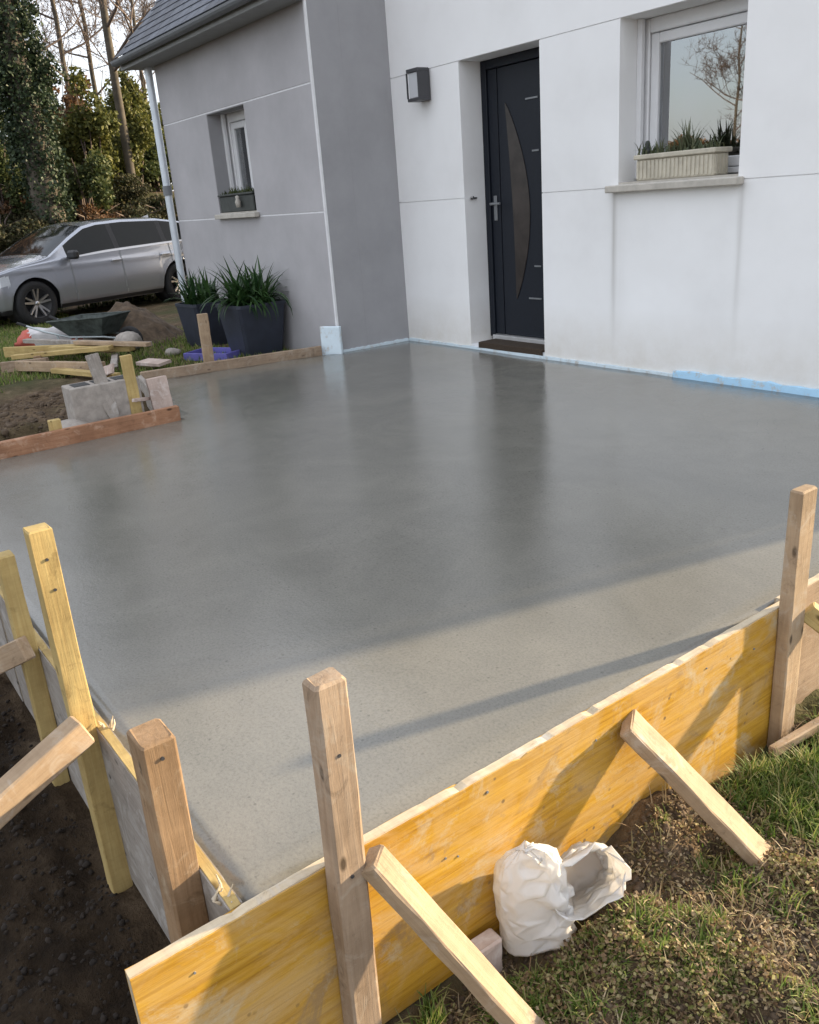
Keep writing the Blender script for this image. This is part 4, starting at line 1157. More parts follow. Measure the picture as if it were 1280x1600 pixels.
# ------------------------------------------------------------------ planters
def planter(loc, w, h, rz, label, seed, nl, L, lean):
    e = tag(empty('planter', loc, rz), label, 'planter')
    mb = MB(); rings = []
    def ring(hw, z, c=0.025): return [(sx*(hw-(c if q else 0)), sy*(hw-(0 if q else c)), z) for sx, sy, q in ((-1, -1, 1), (1, -1, 1), (1, -1, 0), (1, 1, 0), (1, 1, 1), (-1, 1, 1), (-1, 1, 0), (-1, -1, 0))]
    R_ = [ring(w*0.36, 0.0), ring(w*0.47, h-0.03), ring(w*0.485, h-0.03), ring(w*0.485, h), ring(w*0.45, h), ring(w*0.44, h-0.06)]
    vs = [p for r in R_ for p in r]
    mb.add(vs, [(i*8+k, i*8+(k+1) % 8, (i+1)*8+(k+1) % 8, (i+1)*8+k) for i in range(len(R_)-1) for k in range(8)]+[tuple(range(7, -1, -1))])
    mb.build('pot', M['pot'], e)
    so = MB(); so.face(ring(w*0.44, h-0.05)); so.build('potting_soil', M['clod'], e)
    rs = np.random.default_rng(seed)
    a = rs.uniform(0, 6.28, nl); r = w*0.36*np.sqrt(rs.uniform(0, 1, nl))
    V, F = blades(np.stack([r*np.cos(a), r*np.sin(a), np.full(nl, h-0.05)], 1), L, 0.042, rs, lean, 6, 0.75)
    tag(np_mesh('foliage', V, F, M['potleaf'], e, True), kind=None)
planter((-2.06, -1.10, -0.07), 0.44, 0.46, 0.1, 'navy planter with upright strap leaves below the downpipe', 21, 150, 0.38, 1.0)
planter((-1.03, -1.06, -0.07), 0.52, 0.50, 0.0, 'navy planter with drooping fern-like leaves near the wall corner', 22, 300, 0.46, 1.5)
tr_ = tag(empty('plastic_tray', (-1.18, -1.42, -0.05), 0.5), 'violet-blue plastic tray between planters and edge board', 'tray')
MB().box((-0.24, -0.15, 0), (0.24, 0.15, 0.012)).build('tray_base', M['bluetray'], tr_)
for a, b in (((-0.25, -0.16, 0), (0.25, -0.145, 0.07)), ((-0.25, 0.145, 0), (0.25, 0.16, 0.07)), ((-0.25, -0.1445, 0), (-0.235, 0.1445, 0.07)), ((0.235, -0.1445, 0), (0.25, 0.1445, 0.07))):
    MB().box(a, b, 0.003).build('tray_rim', M['bluetray'], tr_)

# ------------------------------------------------------------------ flower troughs on the sills
tg = tag(empty('flower_trough', (2.89, 0.075, WZS+0.0145)), 'beige ribbed flower trough on the stone sill of the white wing', 'flower trough')
mb = MB(); mb.box((-0.285, -0.075, 0.0), (0.285, 0.075, 0.125), 0.006); mb.build('trough_body', M['trough'], tg)
for i in range(19):
    x = -0.27+i*0.03
    MB().box((x-0.008, -0.0805, 0.012), (x+0.008, -0.0752, 0.118)).build('rib', M['trough'], tg)
for i in range(4):
    y = -0.055+i*0.036
    MB().box((0.2852, y-0.008, 0.012), (0.290, y+0.008, 0.118)).build('rib', M['trough'], tg)
MB().box((-0.30, -0.09, 0.1255), (0.30, 0.09, 0.155), 0.006).build('rim', M['trough'], tg)
rs = np.random.default_rng(5)
V, F = blades(np.stack([rs.normal(0.06, 0.03, 60), rs.normal(0, 0.02, 60), np.full(60, 0.15)], 1), 0.17, 0.014, rs, 0.7, 4, 0.4)
np_mesh('spiky_plant', V, F, M['paleleaf'], tg)
V, F = blades(np.stack([rs.uniform(-0.28, 0.28, 170), rs.uniform(-0.08, 0.07, 170), np.full(170, 0.15)], 1), 0.09, 0.012, rs, 1.2, 3, 0.7)
np_mesh('low_foliage', V, F, M['paleleaf'], tg)
orn = MB(); orn.lathe([(0.001, 0), (0.022, 0.004), (0.024, 0.03), (0.012, 0.045), (0.018, 0.06), (0.012, 0.078), (0.001, 0.082)], 12, Matrix.Translation((-0.235, -0.03, 0.154)))
orn.build('small_ornament', M['darkbox'], tg)

tg2 = tag(empty('flower_trough', (-1.64, DY+0.06, GWZ1+0.0125)), 'dark flower trough with dull plants on the small grey-wing window sill', 'flower trough')
MB().box((-0.37, -0.065, 0.0), (0.37, 0.065, 0.15), 0.008).build('trough_body', M['darkbox'], tg2)
MB().box((-0.385, -0.078, 0.1505), (0.385, 0.078, 0.17), 0.005).build('rim', M['darkbox'], tg2)
V, F = blades(np.stack([rs.uniform(-0.36, 0.36, 200), rs.uniform(-0.06, 0.06, 200), np.full(200, 0.16)], 1), 0.08, 0.012, rs, 1.4, 3, 0.8)
np_mesh('low_foliage', V, F, M['bushg'], tg2)
MB().lathe([(0.001, 0), (0.02, 0.0), (0.028, 0.05), (0.016, 0.075), (0.02, 0.10), (0.001, 0.11)], 12, Matrix.Translation((0.10, -0.095, 0.04))).build('pale_ornament', M['stone'], tg2)

# ------------------------------------------------------------------ wall light, door mat
wl_ = tag(empty('wall_light', (0.475, 0, 1.955)), 'square dark metal wall lantern with opal pane left of the door', 'wall light')
MB().box((-0.06, -0.02, 0.0), (0.06, -0.0005, 0.23), 0.003).build('back_plate', M['lamp'], wl_)
MB().box((-0.075, -0.135, 0.205), (0.075, -0.0205, 0.232), 0.003).build('cap', M['lamp'], wl_)
MB().box((-0.075, -0.135, -0.002), (0.075, -0.0205, 0.020), 0.003).build('base', M['lamp'], wl_)
for sx in (-1, 1):
    MB().box((sx*0.073-0.007, -0.134, 0.0205), (sx*0.073+0.002 if sx < 0 else 0.074, -0.122, 0.2045)).build('corner_bar', M['lamp'], wl_)
MB().box((0.058, -0.1215, 0.0205), (0.072, -0.0205, 0.2045)).build('side_plate', M['lamp'], wl_)
MB().box((-0.062, -0.124, 0.0205), (0.0575, -0.03, 0.2045), 0.004).build('opal_pane', M['diffuser'], wl_)
dm = MB(); dm.box((XD1+0.10, 0.001, 0.0455), (XD2-0.02, 0.182, 0.066), 0.004); dm.box((XD1+0.101, -0.011, 0.010), (XD2-0.021, 0.0005, 0.0655), 0.003)
tag(dm.build('door_mat', M['mat']), 'brown coir mat on the step in front of the dark door', 'door mat')

# ------------------------------------------------------------------ wheelbarrow
wb = tag(empty('wheelbarrow', (-3.15, -1.95, -0.09), math.radians(212)), 'dirty teal wheelbarrow with galvanised handles in front of the silver car', 'wheelbarrow')
tb = MB()
bot_ = [(-0.30, -0.17), (0.22, -0.20), (0.22, 0.20), (-0.30, 0.17)]; top_ = [(-0.46, -0.28), (0.44, -0.33), (0.44, 0.33), (-0.46, 0.28)]
b_ = [(x, y, 0.28) for x, y in bot_]; t_ = [(x, y, 0.52 + (0.04 if x < 0 else 0)) for x, y in top_]
for s_ in (0, 0.006):
    bb = [(x*(1-s_*2), y*(1-s_*2), z+s_) for x, y, z in b_]; tt = [(x*(1-s_*2), y*(1-s_*2), z) for x, y, z in t_]
    vs = bb+tt; tb.add(vs, [(3, 2, 1, 0)]+[(i, (i+1) % 4, 4+(i+1) % 4, 4+i) for i in range(4)])
tb.tube([t_[0], t_[1], t_[2], t_[3], t_[0]], 0.012, 6)
tb.build('tray', M['teal'], wb)
for s_ in (-1, 1):
    MB().tube([(-0.62, s_*0.05, 0.20), (-0.30, s_*0.15, 0.255), (0.20, s_*0.20, 0.262), (0.55, s_*0.27, 0.36), (0.95, s_*0.30, 0.50)], 0.017, 8).build('handle', M['galv'], wb)
    MB().tube([(0.84, s_*0.292, 0.461), (0.98, s_*0.302, 0.512)], 0.022, 8).build('grip', M['rubber'], wb)
    MB().tube([(0.10, s_*0.19, 0.262), (0.22, s_*0.22, 0.015), (0.34, s_*0.22, 0.015), (0.40, s_*0.235, 0.315)], 0.015, 8).build('leg', M['galv'], wb)
wh = empty('wheel', (0, 0, 0), 0, wb)
Mw = Matrix.Translation((-0.62, 0, 0.19)) @ Matrix.Rotation(math.pi/2, 4, 'X')
MB().lathe([(0.13, -0.035), (0.17, -0.042), (0.19, -0.02), (0.19, 0.02), (0.17, 0.042), (0.13, 0.035)], 24, Mw, True, True).build('tyre', M['rubber'], wh)
MB().lathe([(0.001, -0.03), (0.128, -0.02), (0.128, 0.02), (0.001, 0.03)], 20, Mw).build('rim', M['galv'], wh)
stone('rubble_stone', (-2.45, -1.80, 0.06), 0.16, M['block'], 8, 'round grey stone beside the wheelbarrow leg', 'stone')
stone('rubble_stone', (-1.75, -1.62, -0.02), 0.07, M['block'], 9, 'small pale stone on the grass by the soil heap', 'stone')

wb.scale = (0.80, 0.80, 0.70)
# soil heap between barrow and planters
def heap(name, c, rx, ry, h, seed):
    n = 70; xs = np.linspace(-1.25, 1.25, n); X, Y = np.meshgrid(xs, xs, indexing='ij'); R = np.sqrt(X**2+Y**2)
    prof = np.clip(1-R, -0.25, 1); prof = np.where(prof > 0, prof*prof*(3-2*prof)*0.5+prof*0.5, prof)
    wx, wy = c[0]+X*rx, c[1]+Y*ry
    Z = prof*h*(0.75+0.5*vnoise(wx*3, wy*3, seed)) + (vnoise(wx*9, wy*9, seed+1)-0.5)*0.10*np.clip(prof+.2, 0, 1) + (vnoise(wx*24, wy*24, seed+2)-0.5)*0.045*np.clip(prof+.2, 0, 1)
    i2 = (np.arange(n-1)[:, None]*n+np.arange(n-1)[None, :]).ravel()
    V = np.stack([wx.ravel(), wy.ravel(), (c[2]+Z).ravel()], 1)
    o = np_mesh(name, V, np.stack([i2, i2+n, i2+n+1, i2+1], 1), M['clod'], None, True)
    return tag(o, kind='stuff')
hp = heap('soil_heap', (-3.45, -1.45, -0.10), 0.95, 0.75, 0.42, 40)
tag(hp, 'brown heap of dug soil behind the wheelbarrow', 'soil heap')

# ------------------------------------------------------------------ car
def build_car(loc, rz):
    car = tag(empty('car', loc, rz), 'silver estate car parked on the drive beyond the grey wing', 'car')
    L0, L1 = -2.22, 2.20; WBh = 1.36; RW = 0.325
    def interp(tab, x): return float(np.interp(x, [t[0] for t in tab], [t[1] for t in tab]))
    topT = [(-2.22, 0.62), (-2.17, 0.86), (-2.10, 1.02), (-1.86, 1.27), (-1.72, 1.345), (-1.2, 1.425), (-0.5, 1.455), (0.0, 1.44), (0.25, 1.395), (0.55, 1.25), (0.98, 1.015), (1.12, 0.975), (1.5, 0.92), (1.85, 0.84), (2.05, 0.75), (2.16, 0.64), (2.20, 0.52)]
    widT = [(-2.22, 0.62), (-2.12, 0.76), (-1.9, 0.84), (-1.4, 0.895), (0.9, 0.90), (1.5, 0.885), (1.85, 0.82), (2.05, 0.72), (2.15, 0.60), (2.20, 0.48)]
    beltT = [(-2.2, 1.00), (-1.4, 0.985), (0.0, 0.945), (0.9, 0.90), (2.2, 0.80)]
    xs = np.linspace(L0, L1, 200)
    n1, n2, n3 = 26, 14, 14
    rows = []
    for x in xs:
        zt = interp(topT, x); W = interp(widT, x); zb = min(interp(beltT, x), zt-0.05); zr = max(zt-0.045, zb+0.012)
        zl = 0.21 if abs(x) < 1.9 else 0.24
        for wx in (-WBh, WBh):
            q = (RW+0.052)**2-(x-wx)**2
            if q > 0: zl = max(zl, RW+math.sqrt(q))
        zl = min(zl, zb-0.06)
        pts = []
        for i in range(n1+1):
            z = zl+(zb-zl)*i/n1; h = (z-0.21)/(0.95-0.21)
            prof = 0.955+0.05*math.sin(math.pi*min(1, max(0, h))**0.9)-0.012*max(0, h-0.6)/0.4
            if h < 0.12: prof -= 0.03*(0.12-h)/0.12
            prof += 0.012*math.exp(-((h-0.80)/0.05)**2)
            for wx in (-WBh, WBh):                       # wheel-arch flare
                rr = math.hypot(x-wx, z-RW)
                if RW < rr < RW+0.14: prof += 0.012*(1-(rr-RW)/0.14)
            pts.append((W*prof, z))
        yb = pts[-1][0]
        yr = max(yb-(zr-zb)*0.42, 0.3)
        for i in range(1, n2+1):
            t = i/n2; pts.append((yb+(yr-yb)*t-0.012*t+0.012*t*t, zb+(zr-zb)*t))
        for i in range(1, n3+1):
            t = i/n3; ang = t*math.pi/2
            pts.append((yr*(1-t), zr+(zt-zr)*(1-(1-t)**2.6)))
        rows.append(pts)
    m = n1+n2+n3+1
    V = np.array([[(x, y, z) for y, z in r] for x, r in zip(xs, rows)])       # (nx,m,3)
    Vr = V.copy(); Vr[:, :, 1] *= -1
    groups = {}
    for i in range(len(xs)-1):
        xm = (xs[i]+xs[i+1])/2; zt = interp(topT, xm)
        for j in range(m-1):
            c = (V[i, j]+V[i+1, j+1])/2; key = 'body_shell'
            if j >= n1 and j < n1+n2:
                fr = (j-n1+0.5)/n2
                if -1.80 < xm < 0.72 and 0.06 < fr < 0.90 and (zt-interp(beltT, xm)) > 0.12:
                    key = 'side_window'
                    if abs(xm+0.22) < 0.045 or abs(xm+1.17) < 0.04: key = ('pillar_trim', int(xm < -0.7))
                elif -1.85 < xm < 0.80 and (fr <= 0.06): key = 'window_trim'
            elif j >= n1+n2:
                if 0.24 < xm < 0.99 and c[1] < V[i, n1+n2, 1]*0.90: key = 'windscreen'
                if -2.08 < xm < -1.84 and c[1] < V[i, n1+n2, 1]*0.86: key = 'rear_window'
                if -1.0 < xm < 0.05 and c[1] < 0.36: key = 'roof_glass'
            else:
                if c[2] < 0.275: key = 'lower_trim'
                for sx in (0.70, -0.23, -1.24):
                    if abs(xm-sx+0.10*max(0, 0.5-c[2])) < 0.011 and c[2] > 0.30: key = ('door_gap', sx)
                if 1.72 < xm < 2.12 and 0.62 < c[2] < 0.76-0.05*(xm-1.7): key = 'headlight'
                if xm > 2.0 and 0.30 < c[2] < 0.50: key = 'lower_grille'
                if -2.19 < xm < -1.95 and 0.80 < c[2] < 0.96: key = 'tail_light'
            groups.setdefault(key, []).append((i, j))
    mats = dict(body_shell='paint', side_window='carglass', pillar_trim='blacktrim', window_trim='alloy', windscreen='carglass', rear_window='carglass', roof_glass='carglass',
                lower_trim='blacktrim', door_gap='clip', headlight='lens', lower_grille='blacktrim', tail_light='redlens')
    flat = V.reshape(-1, 3); flatr = Vr.reshape(-1, 3)
    for key, cells in groups.items():
        if isinstance(key, tuple): key = key[0]
        fs = [(i*m+j, (i+1)*m+j, (i+1)*m+j+1, i*m+j+1) for i, j in cells]
        used = sorted({q for f in fs for q in f}); mp = {u: k for k, u in enumerate(used)}
        left = [tuple(mp[q] for q in f) for f in fs]; nv = len(used)
        if key in ('side_window', 'headlight', 'tail_light', 'window_trim', 'pillar_trim', 'door_gap', 'lower_trim', 'lower_grille'):
            for P, sg in ((flat, 1), (flatr, -1)):
                MB().add([P[u] for u in used], [f[::-1] if sg > 0 else f for f in left], True).build(key, M[mats[key]], car)
        else:
            MB().add([flat[u] for u in used]+[flatr[u] for u in used], [f[::-1] for f in left]+[tuple(q+nv for q in f) for f in left], True).build(key, M[mats[key]], car)
    fl = MB(); fl.box((-2.0, -0.70, 0.20), (2.0, 0.70, 0.30)); fl.box((-0.95, -0.83, 0.20), (0.95, 0.83, 0.27)); fl.build('underbody', M['blacktrim'], car)
    MB().box((-1.75, -0.72, 0.3), (1.7, 0.72, 0.82)).build('cabin_floor', M['blacktrim'], car)
    for wx in (-WBh, WBh):
        for sg in (-1, 1):
            wh_ = empty('wheel', (wx, sg*0.775, RW), 0, car)
            R4 = Matrix.Rotation(-sg*math.pi/2, 4, 'X')
            MB().lathe([(0.205, -0.10), (0.29, -0.105), (0.322, -0.085), (0.326, 0.0), (0.322, 0.085), (0.29, 0.105), (0.215, 0.10), (0.205, 0.08)], 40, R4, True, True).build('tyre', M['rubber'], wh_)
            MB().lathe([(0.002, 0.02), (0.19, 0.02), (0.205, 0.09), (0.222, 0.104), (0.226, 0.095), (0.206, 0.078)], 40, R4).build('rim', M['blacktrim'], wh_)
            for k in range(10):
                a = 2*math.pi*k/10+(0.12 if k % 2 else -0.12)
                mb = MB(); q = [(0.03, -0.016, 0.075), (0.03, 0.016, 0.075), (0.214, 0.013, 0.099), (0.214, -0.013, 0.099), (0.03, -0.02, 0.03), (0.03, 0.02, 0.03), (0.214, 0.016, 0.06), (0.214, -0.016, 0.06)]
                Ma = R4 @ Matrix.Rotation(a, 4, 'Z')
                mb.add([tuple(Ma @ Vector(p)) for p in q], [(0, 1, 2, 3), (0, 3, 7, 4), (1, 5, 6, 2), (0, 4, 5, 1), (3, 2, 6, 7)])
                mb.build('spoke', M['alloy'], wh_)
            MB().lathe([(0.001, 0.085), (0.03, 0.085), (0.036, 0.07), (0.036, 0.03)], 16, R4).build('hub_cap', M['alloy'], wh_)
            # dark wheel well behind the wheel
            MB().lathe([(0.002, -0.02), (0.36, -0.02), (0.362, -0.30), (0.002, -0.30)], 28, Matrix.Translation((0, 0, 0.02)) @ R4).build('wheel_well', M['blacktrim'], wh_)
    for sg in (-1, 1):
        mb = MB(); mb.obox((0.70, sg*1.00, 0.965), (0.055, 0.095, 0.065), Matrix.Rotation(sg*0.15, 3, 'Z'), 0.03); mb.build('mirror', M['blacktrim'], car)
        MB().box((0.66, min(sg*0.86, sg*0.93), 0.915), (0.74, max(sg*0.86, sg*0.93), 0.94), 0.006).build('mirror_arm', M['blacktrim'], car)
        for hx_ in (-0.10, -1.08):
            MB().box((hx_-0.10, sg*0.91-0.022, 0.795), (hx_+0.08, sg*0.91+0.022, 0.825), 0.008).build('door_handle', M['alloy'], car)
    an = MB(); an.add([(-1.55, -0.02, 1.37), (-1.55, 0.02, 1.37), (-1.35, 0.015, 1.405), (-1.35, -0.015, 1.405), (-1.56, 0, 1.46)], [(0, 1, 4), (1, 2, 4), (2, 3, 4), (3, 0, 4)]); an.build('antenna_fin', M['paint'], car)
    for sx, sy in ((0.62, -0.36), (-0.45, -0.36), (0.62, 0.36), (-0.45, 0.36)):
        MB().box((sx-0.62, sy-0.2, 0.75), (sx-0.48, sy+0.2, 1.18), 0.05).build('seat', M['curtain'], car)
    return car
hdg = math.radians(-73)
fw = Vector((math.cos(hdg), math.sin(hdg), 0)); lf = Vector((-fw.y, fw.x, 0))
front_contact = Vector((-7.45, -1.44, 0))
cpos = front_contact - fw*1.36 - lf*0.86
build_car((cpos.x, cpos.y, float(height(np.array([-7.9]), np.array([-0.3]))[0])-0.005), hdg)

# ------------------------------------------------------------------ trees
def branchy(name, base, H, r0, seed, label, lean=(0, 0), spread=0.9, levels=4, nb=5, ivy=None, cat='tree', group=None, first=0.35, twigmat='twig'):
    rs = random.Random(seed)
    e = tag(empty(name, base), label, cat, group)
    tr = MB(); tw = MB()
    pts = [Vector((0, 0, -0.3))]
    k = 9
    for i in range(1, k+1):
        f = i/k; pts.append(Vector((lean[0]*f*H+rs.uniform(-.1, .1)*f, lean[1]*f*H+rs.uniform(-.1, .1)*f, H*f)))
    tr.tube(pts, [r0*(1-0.8*i/k)+0.012 for i in range(k+1)], 9)
    tr.build('trunk', M['bark'], e)
    def grow(p, d, L, r, lv):
        n = 4; q = [p]; dd = d.copy()
        for i in range(n):
            dd = (dd+Vector((rs.uniform(-.28, .28), rs.uniform(-.28, .28), rs.uniform(-.12, .26)))).normalized()
            q.append(q[-1]+dd*L/n)
        tw.tube(q, [r*(1-0.65*i/n) for i in range(n+1)], 5 if r > 0.015 else 3, False)
        if lv <= 0: return
        for _ in range(rs.choice((3, 4)) if lv > 1 else 3):
            t = rs.uniform(0.25, 1.0); i = min(n-1, int(t*n)); pp = q[i].lerp(q[i+1], t*n-i)
            nd = (dd*0.7+Vector((rs.gauss(0, .6), rs.gauss(0, .6), rs.gauss(0.12, .45)))).normalized()
            grow(pp, nd, L*rs.uniform(0.45, 0.72), max(r*0.5, 0.007), lv-1)
    for i in range(nb):
        f = first+(1-first)*(i+rs.random())/nb; j = min(k-1, int(f*k)); p = pts[j].lerp(pts[j+1], f*k-j)
        a = rs.uniform(0, 6.28)
        d = Vector((math.cos(a)*spread, math.sin(a)*spread, rs.uniform(0.25, 0.9))).normalized()
        grow(p, d, H*rs.uniform(0.16, 0.30)*(1.25-f*0.5), r0*(1-0.7*f)*0.42+0.008, levels)
    tw.build('crown', M[twigmat], e)
    return e, pts

G_BARE = 'bare winter trees behind the hedge bank'
def H0(x, y): return float(height(np.array([x]), np.array([y]))[0])
branchy('bare_tree', (-15.9, 3.35, H0(-15.9, 3.35)), 11, 0.105, 1, 'bare tree with thick straight trunk just past the slate eave', (0.0, 0.01), 0.9, 5, 13, first=0.20)
branchy('bare_tree', (-19.0, 1.95, H0(-19, 1.95)), 14, 0.085, 2, 'slim bare tree rising directly behind the ivy-clad trunk', (0.012, 0.012), 0.8, 4, 18, first=0.22)
branchy('bare_tree', (-23.5, 4.6, H0(-23.5, 4.6)), 12, 0.09, 3, 'bare tree with wide tangled crown deep in the wood', (0.0, 0.0), 1.1, 5, 14, first=0.18)
branchy('bare_tree', (-27.0, 6.6, H0(-27, 6.6)), 13, 0.09, 4, 'pale distant bare tree between the two straight trunks', (0.0, 0.0), 1.1, 5, 12, first=0.16)
branchy('bare_tree', (-20.0, 5.6, H0(-20, 5.6)), 9, 0.06, 9, 'thin bare sapling close beside the downpipe corner', (0.0, 0.02), 0.9, 4, 12, first=0.2)
branchy('bare_tree', (-25.0, 1.3, H0(-25, 1.3)), 11, 0.09, 12, 'bare tree hidden behind the ivy and brown leaves', (0.0, 0.0), 1.1, 4, 14, first=0.2)

# ivy-clad tree
iv = tag(empty('ivy_tree', (-13.9, 0.72, H0(-13.9, 0.72))), 'massive tree trunk wholly clad in dark ivy behind the car', 'tree')
rs = np.random.default_rng(31)
MB().tube([(0, 0, -0.3), (0.02, -0.03, 2), (0.0, -0.12, 4.5), (-0.05, -0.2, 7.5), (0, -0.2, 9.5)], [0.34, 0.30, 0.26, 0.2, 0.1], 12).build('trunk', M['bark'], iv)
lob = []
for i in range(60):
    z = 0.4+i*0.15; a = rs.uniform(0, 6.28); q = 0.10+0.22*rs.random()
    rr = 0.24+0.16*rs.random()+0.24*math.exp(-((z-3.6)/1.3)**2)
    lob.append(((q*math.cos(a), q*math.sin(a)-0.02*z, z), (rr, rr, rr*1.1)))
for i in range(10): lob.append(((rs.uniform(-.2, .2), -0.55+rs.uniform(-.45, .2), rs.uniform(3.4, 7.0)), (0.34, 0.34, 0.4)))
for i in range(4): lob.append(((rs.uniform(-.2, .2), 0.45+rs.uniform(-.1, .15), rs.uniform(2.6, 3.8)), (0.26, 0.26, 0.3)))
V, F = leaf_cloud(blob_points(rs, lob, 34000), 0.075, rs, 0.9, 0.85)
np_mesh('ivy', V, F, M['ivy'], iv)

def shrub(base, lobes, n, mat, size, label, seed, group=None, stems=6):
    e = tag(empty('shrub', base), label, 'shrub', group)
    rs = np.random.default_rng(seed)
    big = []
    for (c, r) in lobes:                                  # break every lobe into uneven clumps
        for _ in range(9):
            d = rs.normal(size=3); d /= np.linalg.norm(d)
            s = rs.uniform(0.28, 0.52)
            big.append((np.array(c)+d*np.array(r)*rs.uniform(0.3, 0.95), np.array(r)*s))
    V, F = leaf_cloud(blob_points(rs, big, n, 0.2), size, rs, 0.9, 0.7)
    st = MB()
    for i in range(stems):
        c, r = lobes[i % len(lobes)]
        tip = Vector(c)+Vector((rs.uniform(-1, 1)*r[0]*.7, rs.uniform(-1, 1)*r[1]*.7, r[2]*rs.uniform(.4, 1.1)))
        st.tube([(rs.uniform(-.2, .2), rs.uniform(-.2, .2), -0.2), tip*0.5+Vector((0, 0, .1)), tip], [0.035, 0.02, 0.006], 5, False)
    st.build('stems', M['twig'], e)
    np_mesh('foliage', V, F, mat, e)
    return e
def SB(x, y): return (x, y, H0(x, y))
shrub(SB(-15.6, 2.3), [((0, 0, 1.0), (0.8, 0.9, 1.1)), ((0.1, 0.3, 1.9), (0.55, 0.6, 0.9))], 7000, M['bushy'], 0.10, 'tall yellow-green shrub left of the thick bare trunk', 51)
shrub(SB(-16.6, 3.75), [((0, 0, 1.1), (0.8, 0.7, 1.3)), ((0, 0.1, 2.2), (0.5, 0.45, 0.8))], 6500, M['bushy'], 0.10, 'yellow-green shrub between the thick bare trunk and the downpipe', 52)
shrub(SB(-14.6, 1.75), [((0, 0, 0.7), (0.7, 0.6, 0.8))], 4500, M['bushg'], 0.09, 'rounded dull green shrub at the right foot of the ivy tree', 53)
shrub(SB(-17.6, 2.2), [((0, 0, 1.4), (1.0, 1.0, 1.4)), ((0, .5, 2.3), (.6, .6, .7))], 5500, M['bushb'], 0.11, 'brown autumn shrub behind the yellow-green ones', 54)
shrub(SB(-16.0, -0.9), [((0, 0, 1.5), (1.0, 0.9, 1.6)), ((0, -.6, 2.9), (.9, .8, 1.1))], 7500, M['bushb'], 0.11, 'tall rusty brown shrub left of the ivy tree', 55)
shrub(SB(-18.8, -0.4), [((0, 0, 2.4), (1.2, 1.2, 1.4)), ((0, 0, 4.2), (1.0, 1.1, 1.3))], 6000, M['bushg'], 0.12, 'tall dull green bush behind the rusty one', 56)
shrub(SB(-15.2, 0.1), [((0, 0, 0.8), (0.7, 0.6, 0.9))], 4200, M['bushg'], 0.09, 'low olive shrub at the left foot of the ivy tree', 57)
for i, (x, y, lb) in enumerate(((-14.5, -1.5, 'bramble clump on the bank above the car bonnet'), (-14.3, -0.3, 'bramble clump on the bank above the windscreen'), (-14.2, 0.75, 'bramble clump on the bank at the ivy tree foot'),
                                (-14.4, 1.7, 'bramble clump on the bank above the car roof'), (-14.3, 2.6, 'bramble clump on the bank above the rear doors'), (-14.5, 3.5, 'bramble clump on the bank beside the downpipe'),
                                (-15.8, 0.6, 'bramble clump further up the bank behind the ivy tree'), (-15.9, 2.9, 'bramble clump further up the bank by the thick bare trunk'), (-15.7, -0.8, 'bramble clump further up the bank under the rusty shrub'))):
    shrub(SB(x, y), [((0, 0, 0.15), (0.7, 0.75, 0.42)), ((-0.5, 0.4, 0.25), (0.6, 0.6, 0.4)), ((0.7, -0.1, 0.05), (0.6, 0.8, 0.35))], 7500, M['bushd'] if i % 3 else M['bushb'], 0.07, 'low '+lb, 60+i, 'brambles along the bank', 10)
shrub(SB(-22.0, 8.2), [((0, 0, 1.6), (1.6, 2.0, 1.7)), ((0, -2, 1.5), (1.5, 1.6, 1.5))], 7000, M['bushg'], 0.13, 'broad dull green thicket furthest back behind the downpipe', 71)
shrub(SB(-23.0, -3.2), [((0, 0, 2.0), (2.0, 2.4, 2.2))], 6000, M['bushb'], 0.14, 'broad brown thicket furthest back at the left', 72)

for i, (x, y, w_, h_, mm, lb) in enumerate((
        (-19.5, 2.9, 1.2, 1.9, 'bushy', 'olive-yellow thicket right behind the brown autumn shrub'), (-19.0, 4.7, 1.1, 2.3, 'bushy', 'tall olive-yellow thicket behind the thick bare trunk'),
        (-20.5, 0.8, 1.3, 2.6, 'bushg', 'dark green thicket behind the ivy tree'), (-18.0, 5.6, 1.0, 1.8, 'bushy', 'bright olive thicket behind the downpipe'),
        (-21.5, -1.8, 1.5, 2.8, 'bushb', 'rust-brown thicket behind the tall dull green bush'), (-17.2, 4.4, 0.8, 1.1, 'bushg', 'low dark thicket at the foot of the thick bare trunk'),
        (-16.8, 1.1, 0.8, 1.2, 'bushg', 'low dark thicket just behind the ivy tree foot'), (-24.0, 3.2, 1.8, 2.6, 'bushg', 'far grey-green thicket under the tangled crown'),
        (-25.0, 6.4, 2.0, 2.6, 'bushg', 'far grey-green thicket under the pale distant tree'))):
    shrub(SB(x, y), [((0, 0, h_*0.45), (w_, w_, h_*0.5)), ((0.1, 0.25*w_, h_*0.85), (w_*.6, w_*.7, h_*0.35)), ((0, -0.4*w_, h_*0.8), (w_*.5, w_*.5, h_*0.4))], 6500, M[mm], 0.095, lb, 120+i, None, 10)

# trees on the other side of the garden, mirrored in the window panes
def leafy_tree(loc, H, R, seed, label, mat):
    e = tag(empty('tree', loc), label, 'tree', None)
    rs = np.random.default_rng(seed)
    MB().tube([(0, 0, -0.3), (0.1, 0, H*0.4), (0, 0.1, H*0.8)], [0.22, 0.16, 0.06], 8).build('trunk', M['bark'], e)
    lob = [((rs.normal(0, .42)*R, rs.normal(0, .42)*R, H*0.56+rs.uniform(-.42, .42)*H), (R*rs.uniform(.14, .34), R*rs.uniform(.14, .34), R*rs.uniform(.12, .3))) for _ in range(60)]
    V, F = leaf_cloud(blob_points(rs, lob, 16000, 0.2), 0.15 if H < 7 else 0.27, rs, 0.9, 0.7)
    np_mesh('crown', V, F, mat, e)
branchy('bare_tree', (-11.3, -22.0, -0.2), 7, 0.07, 81, 'twiggy bare tree across the garden, nearest the panes that mirror it', (0, 0), 1.0, 5, 12, first=0.12)
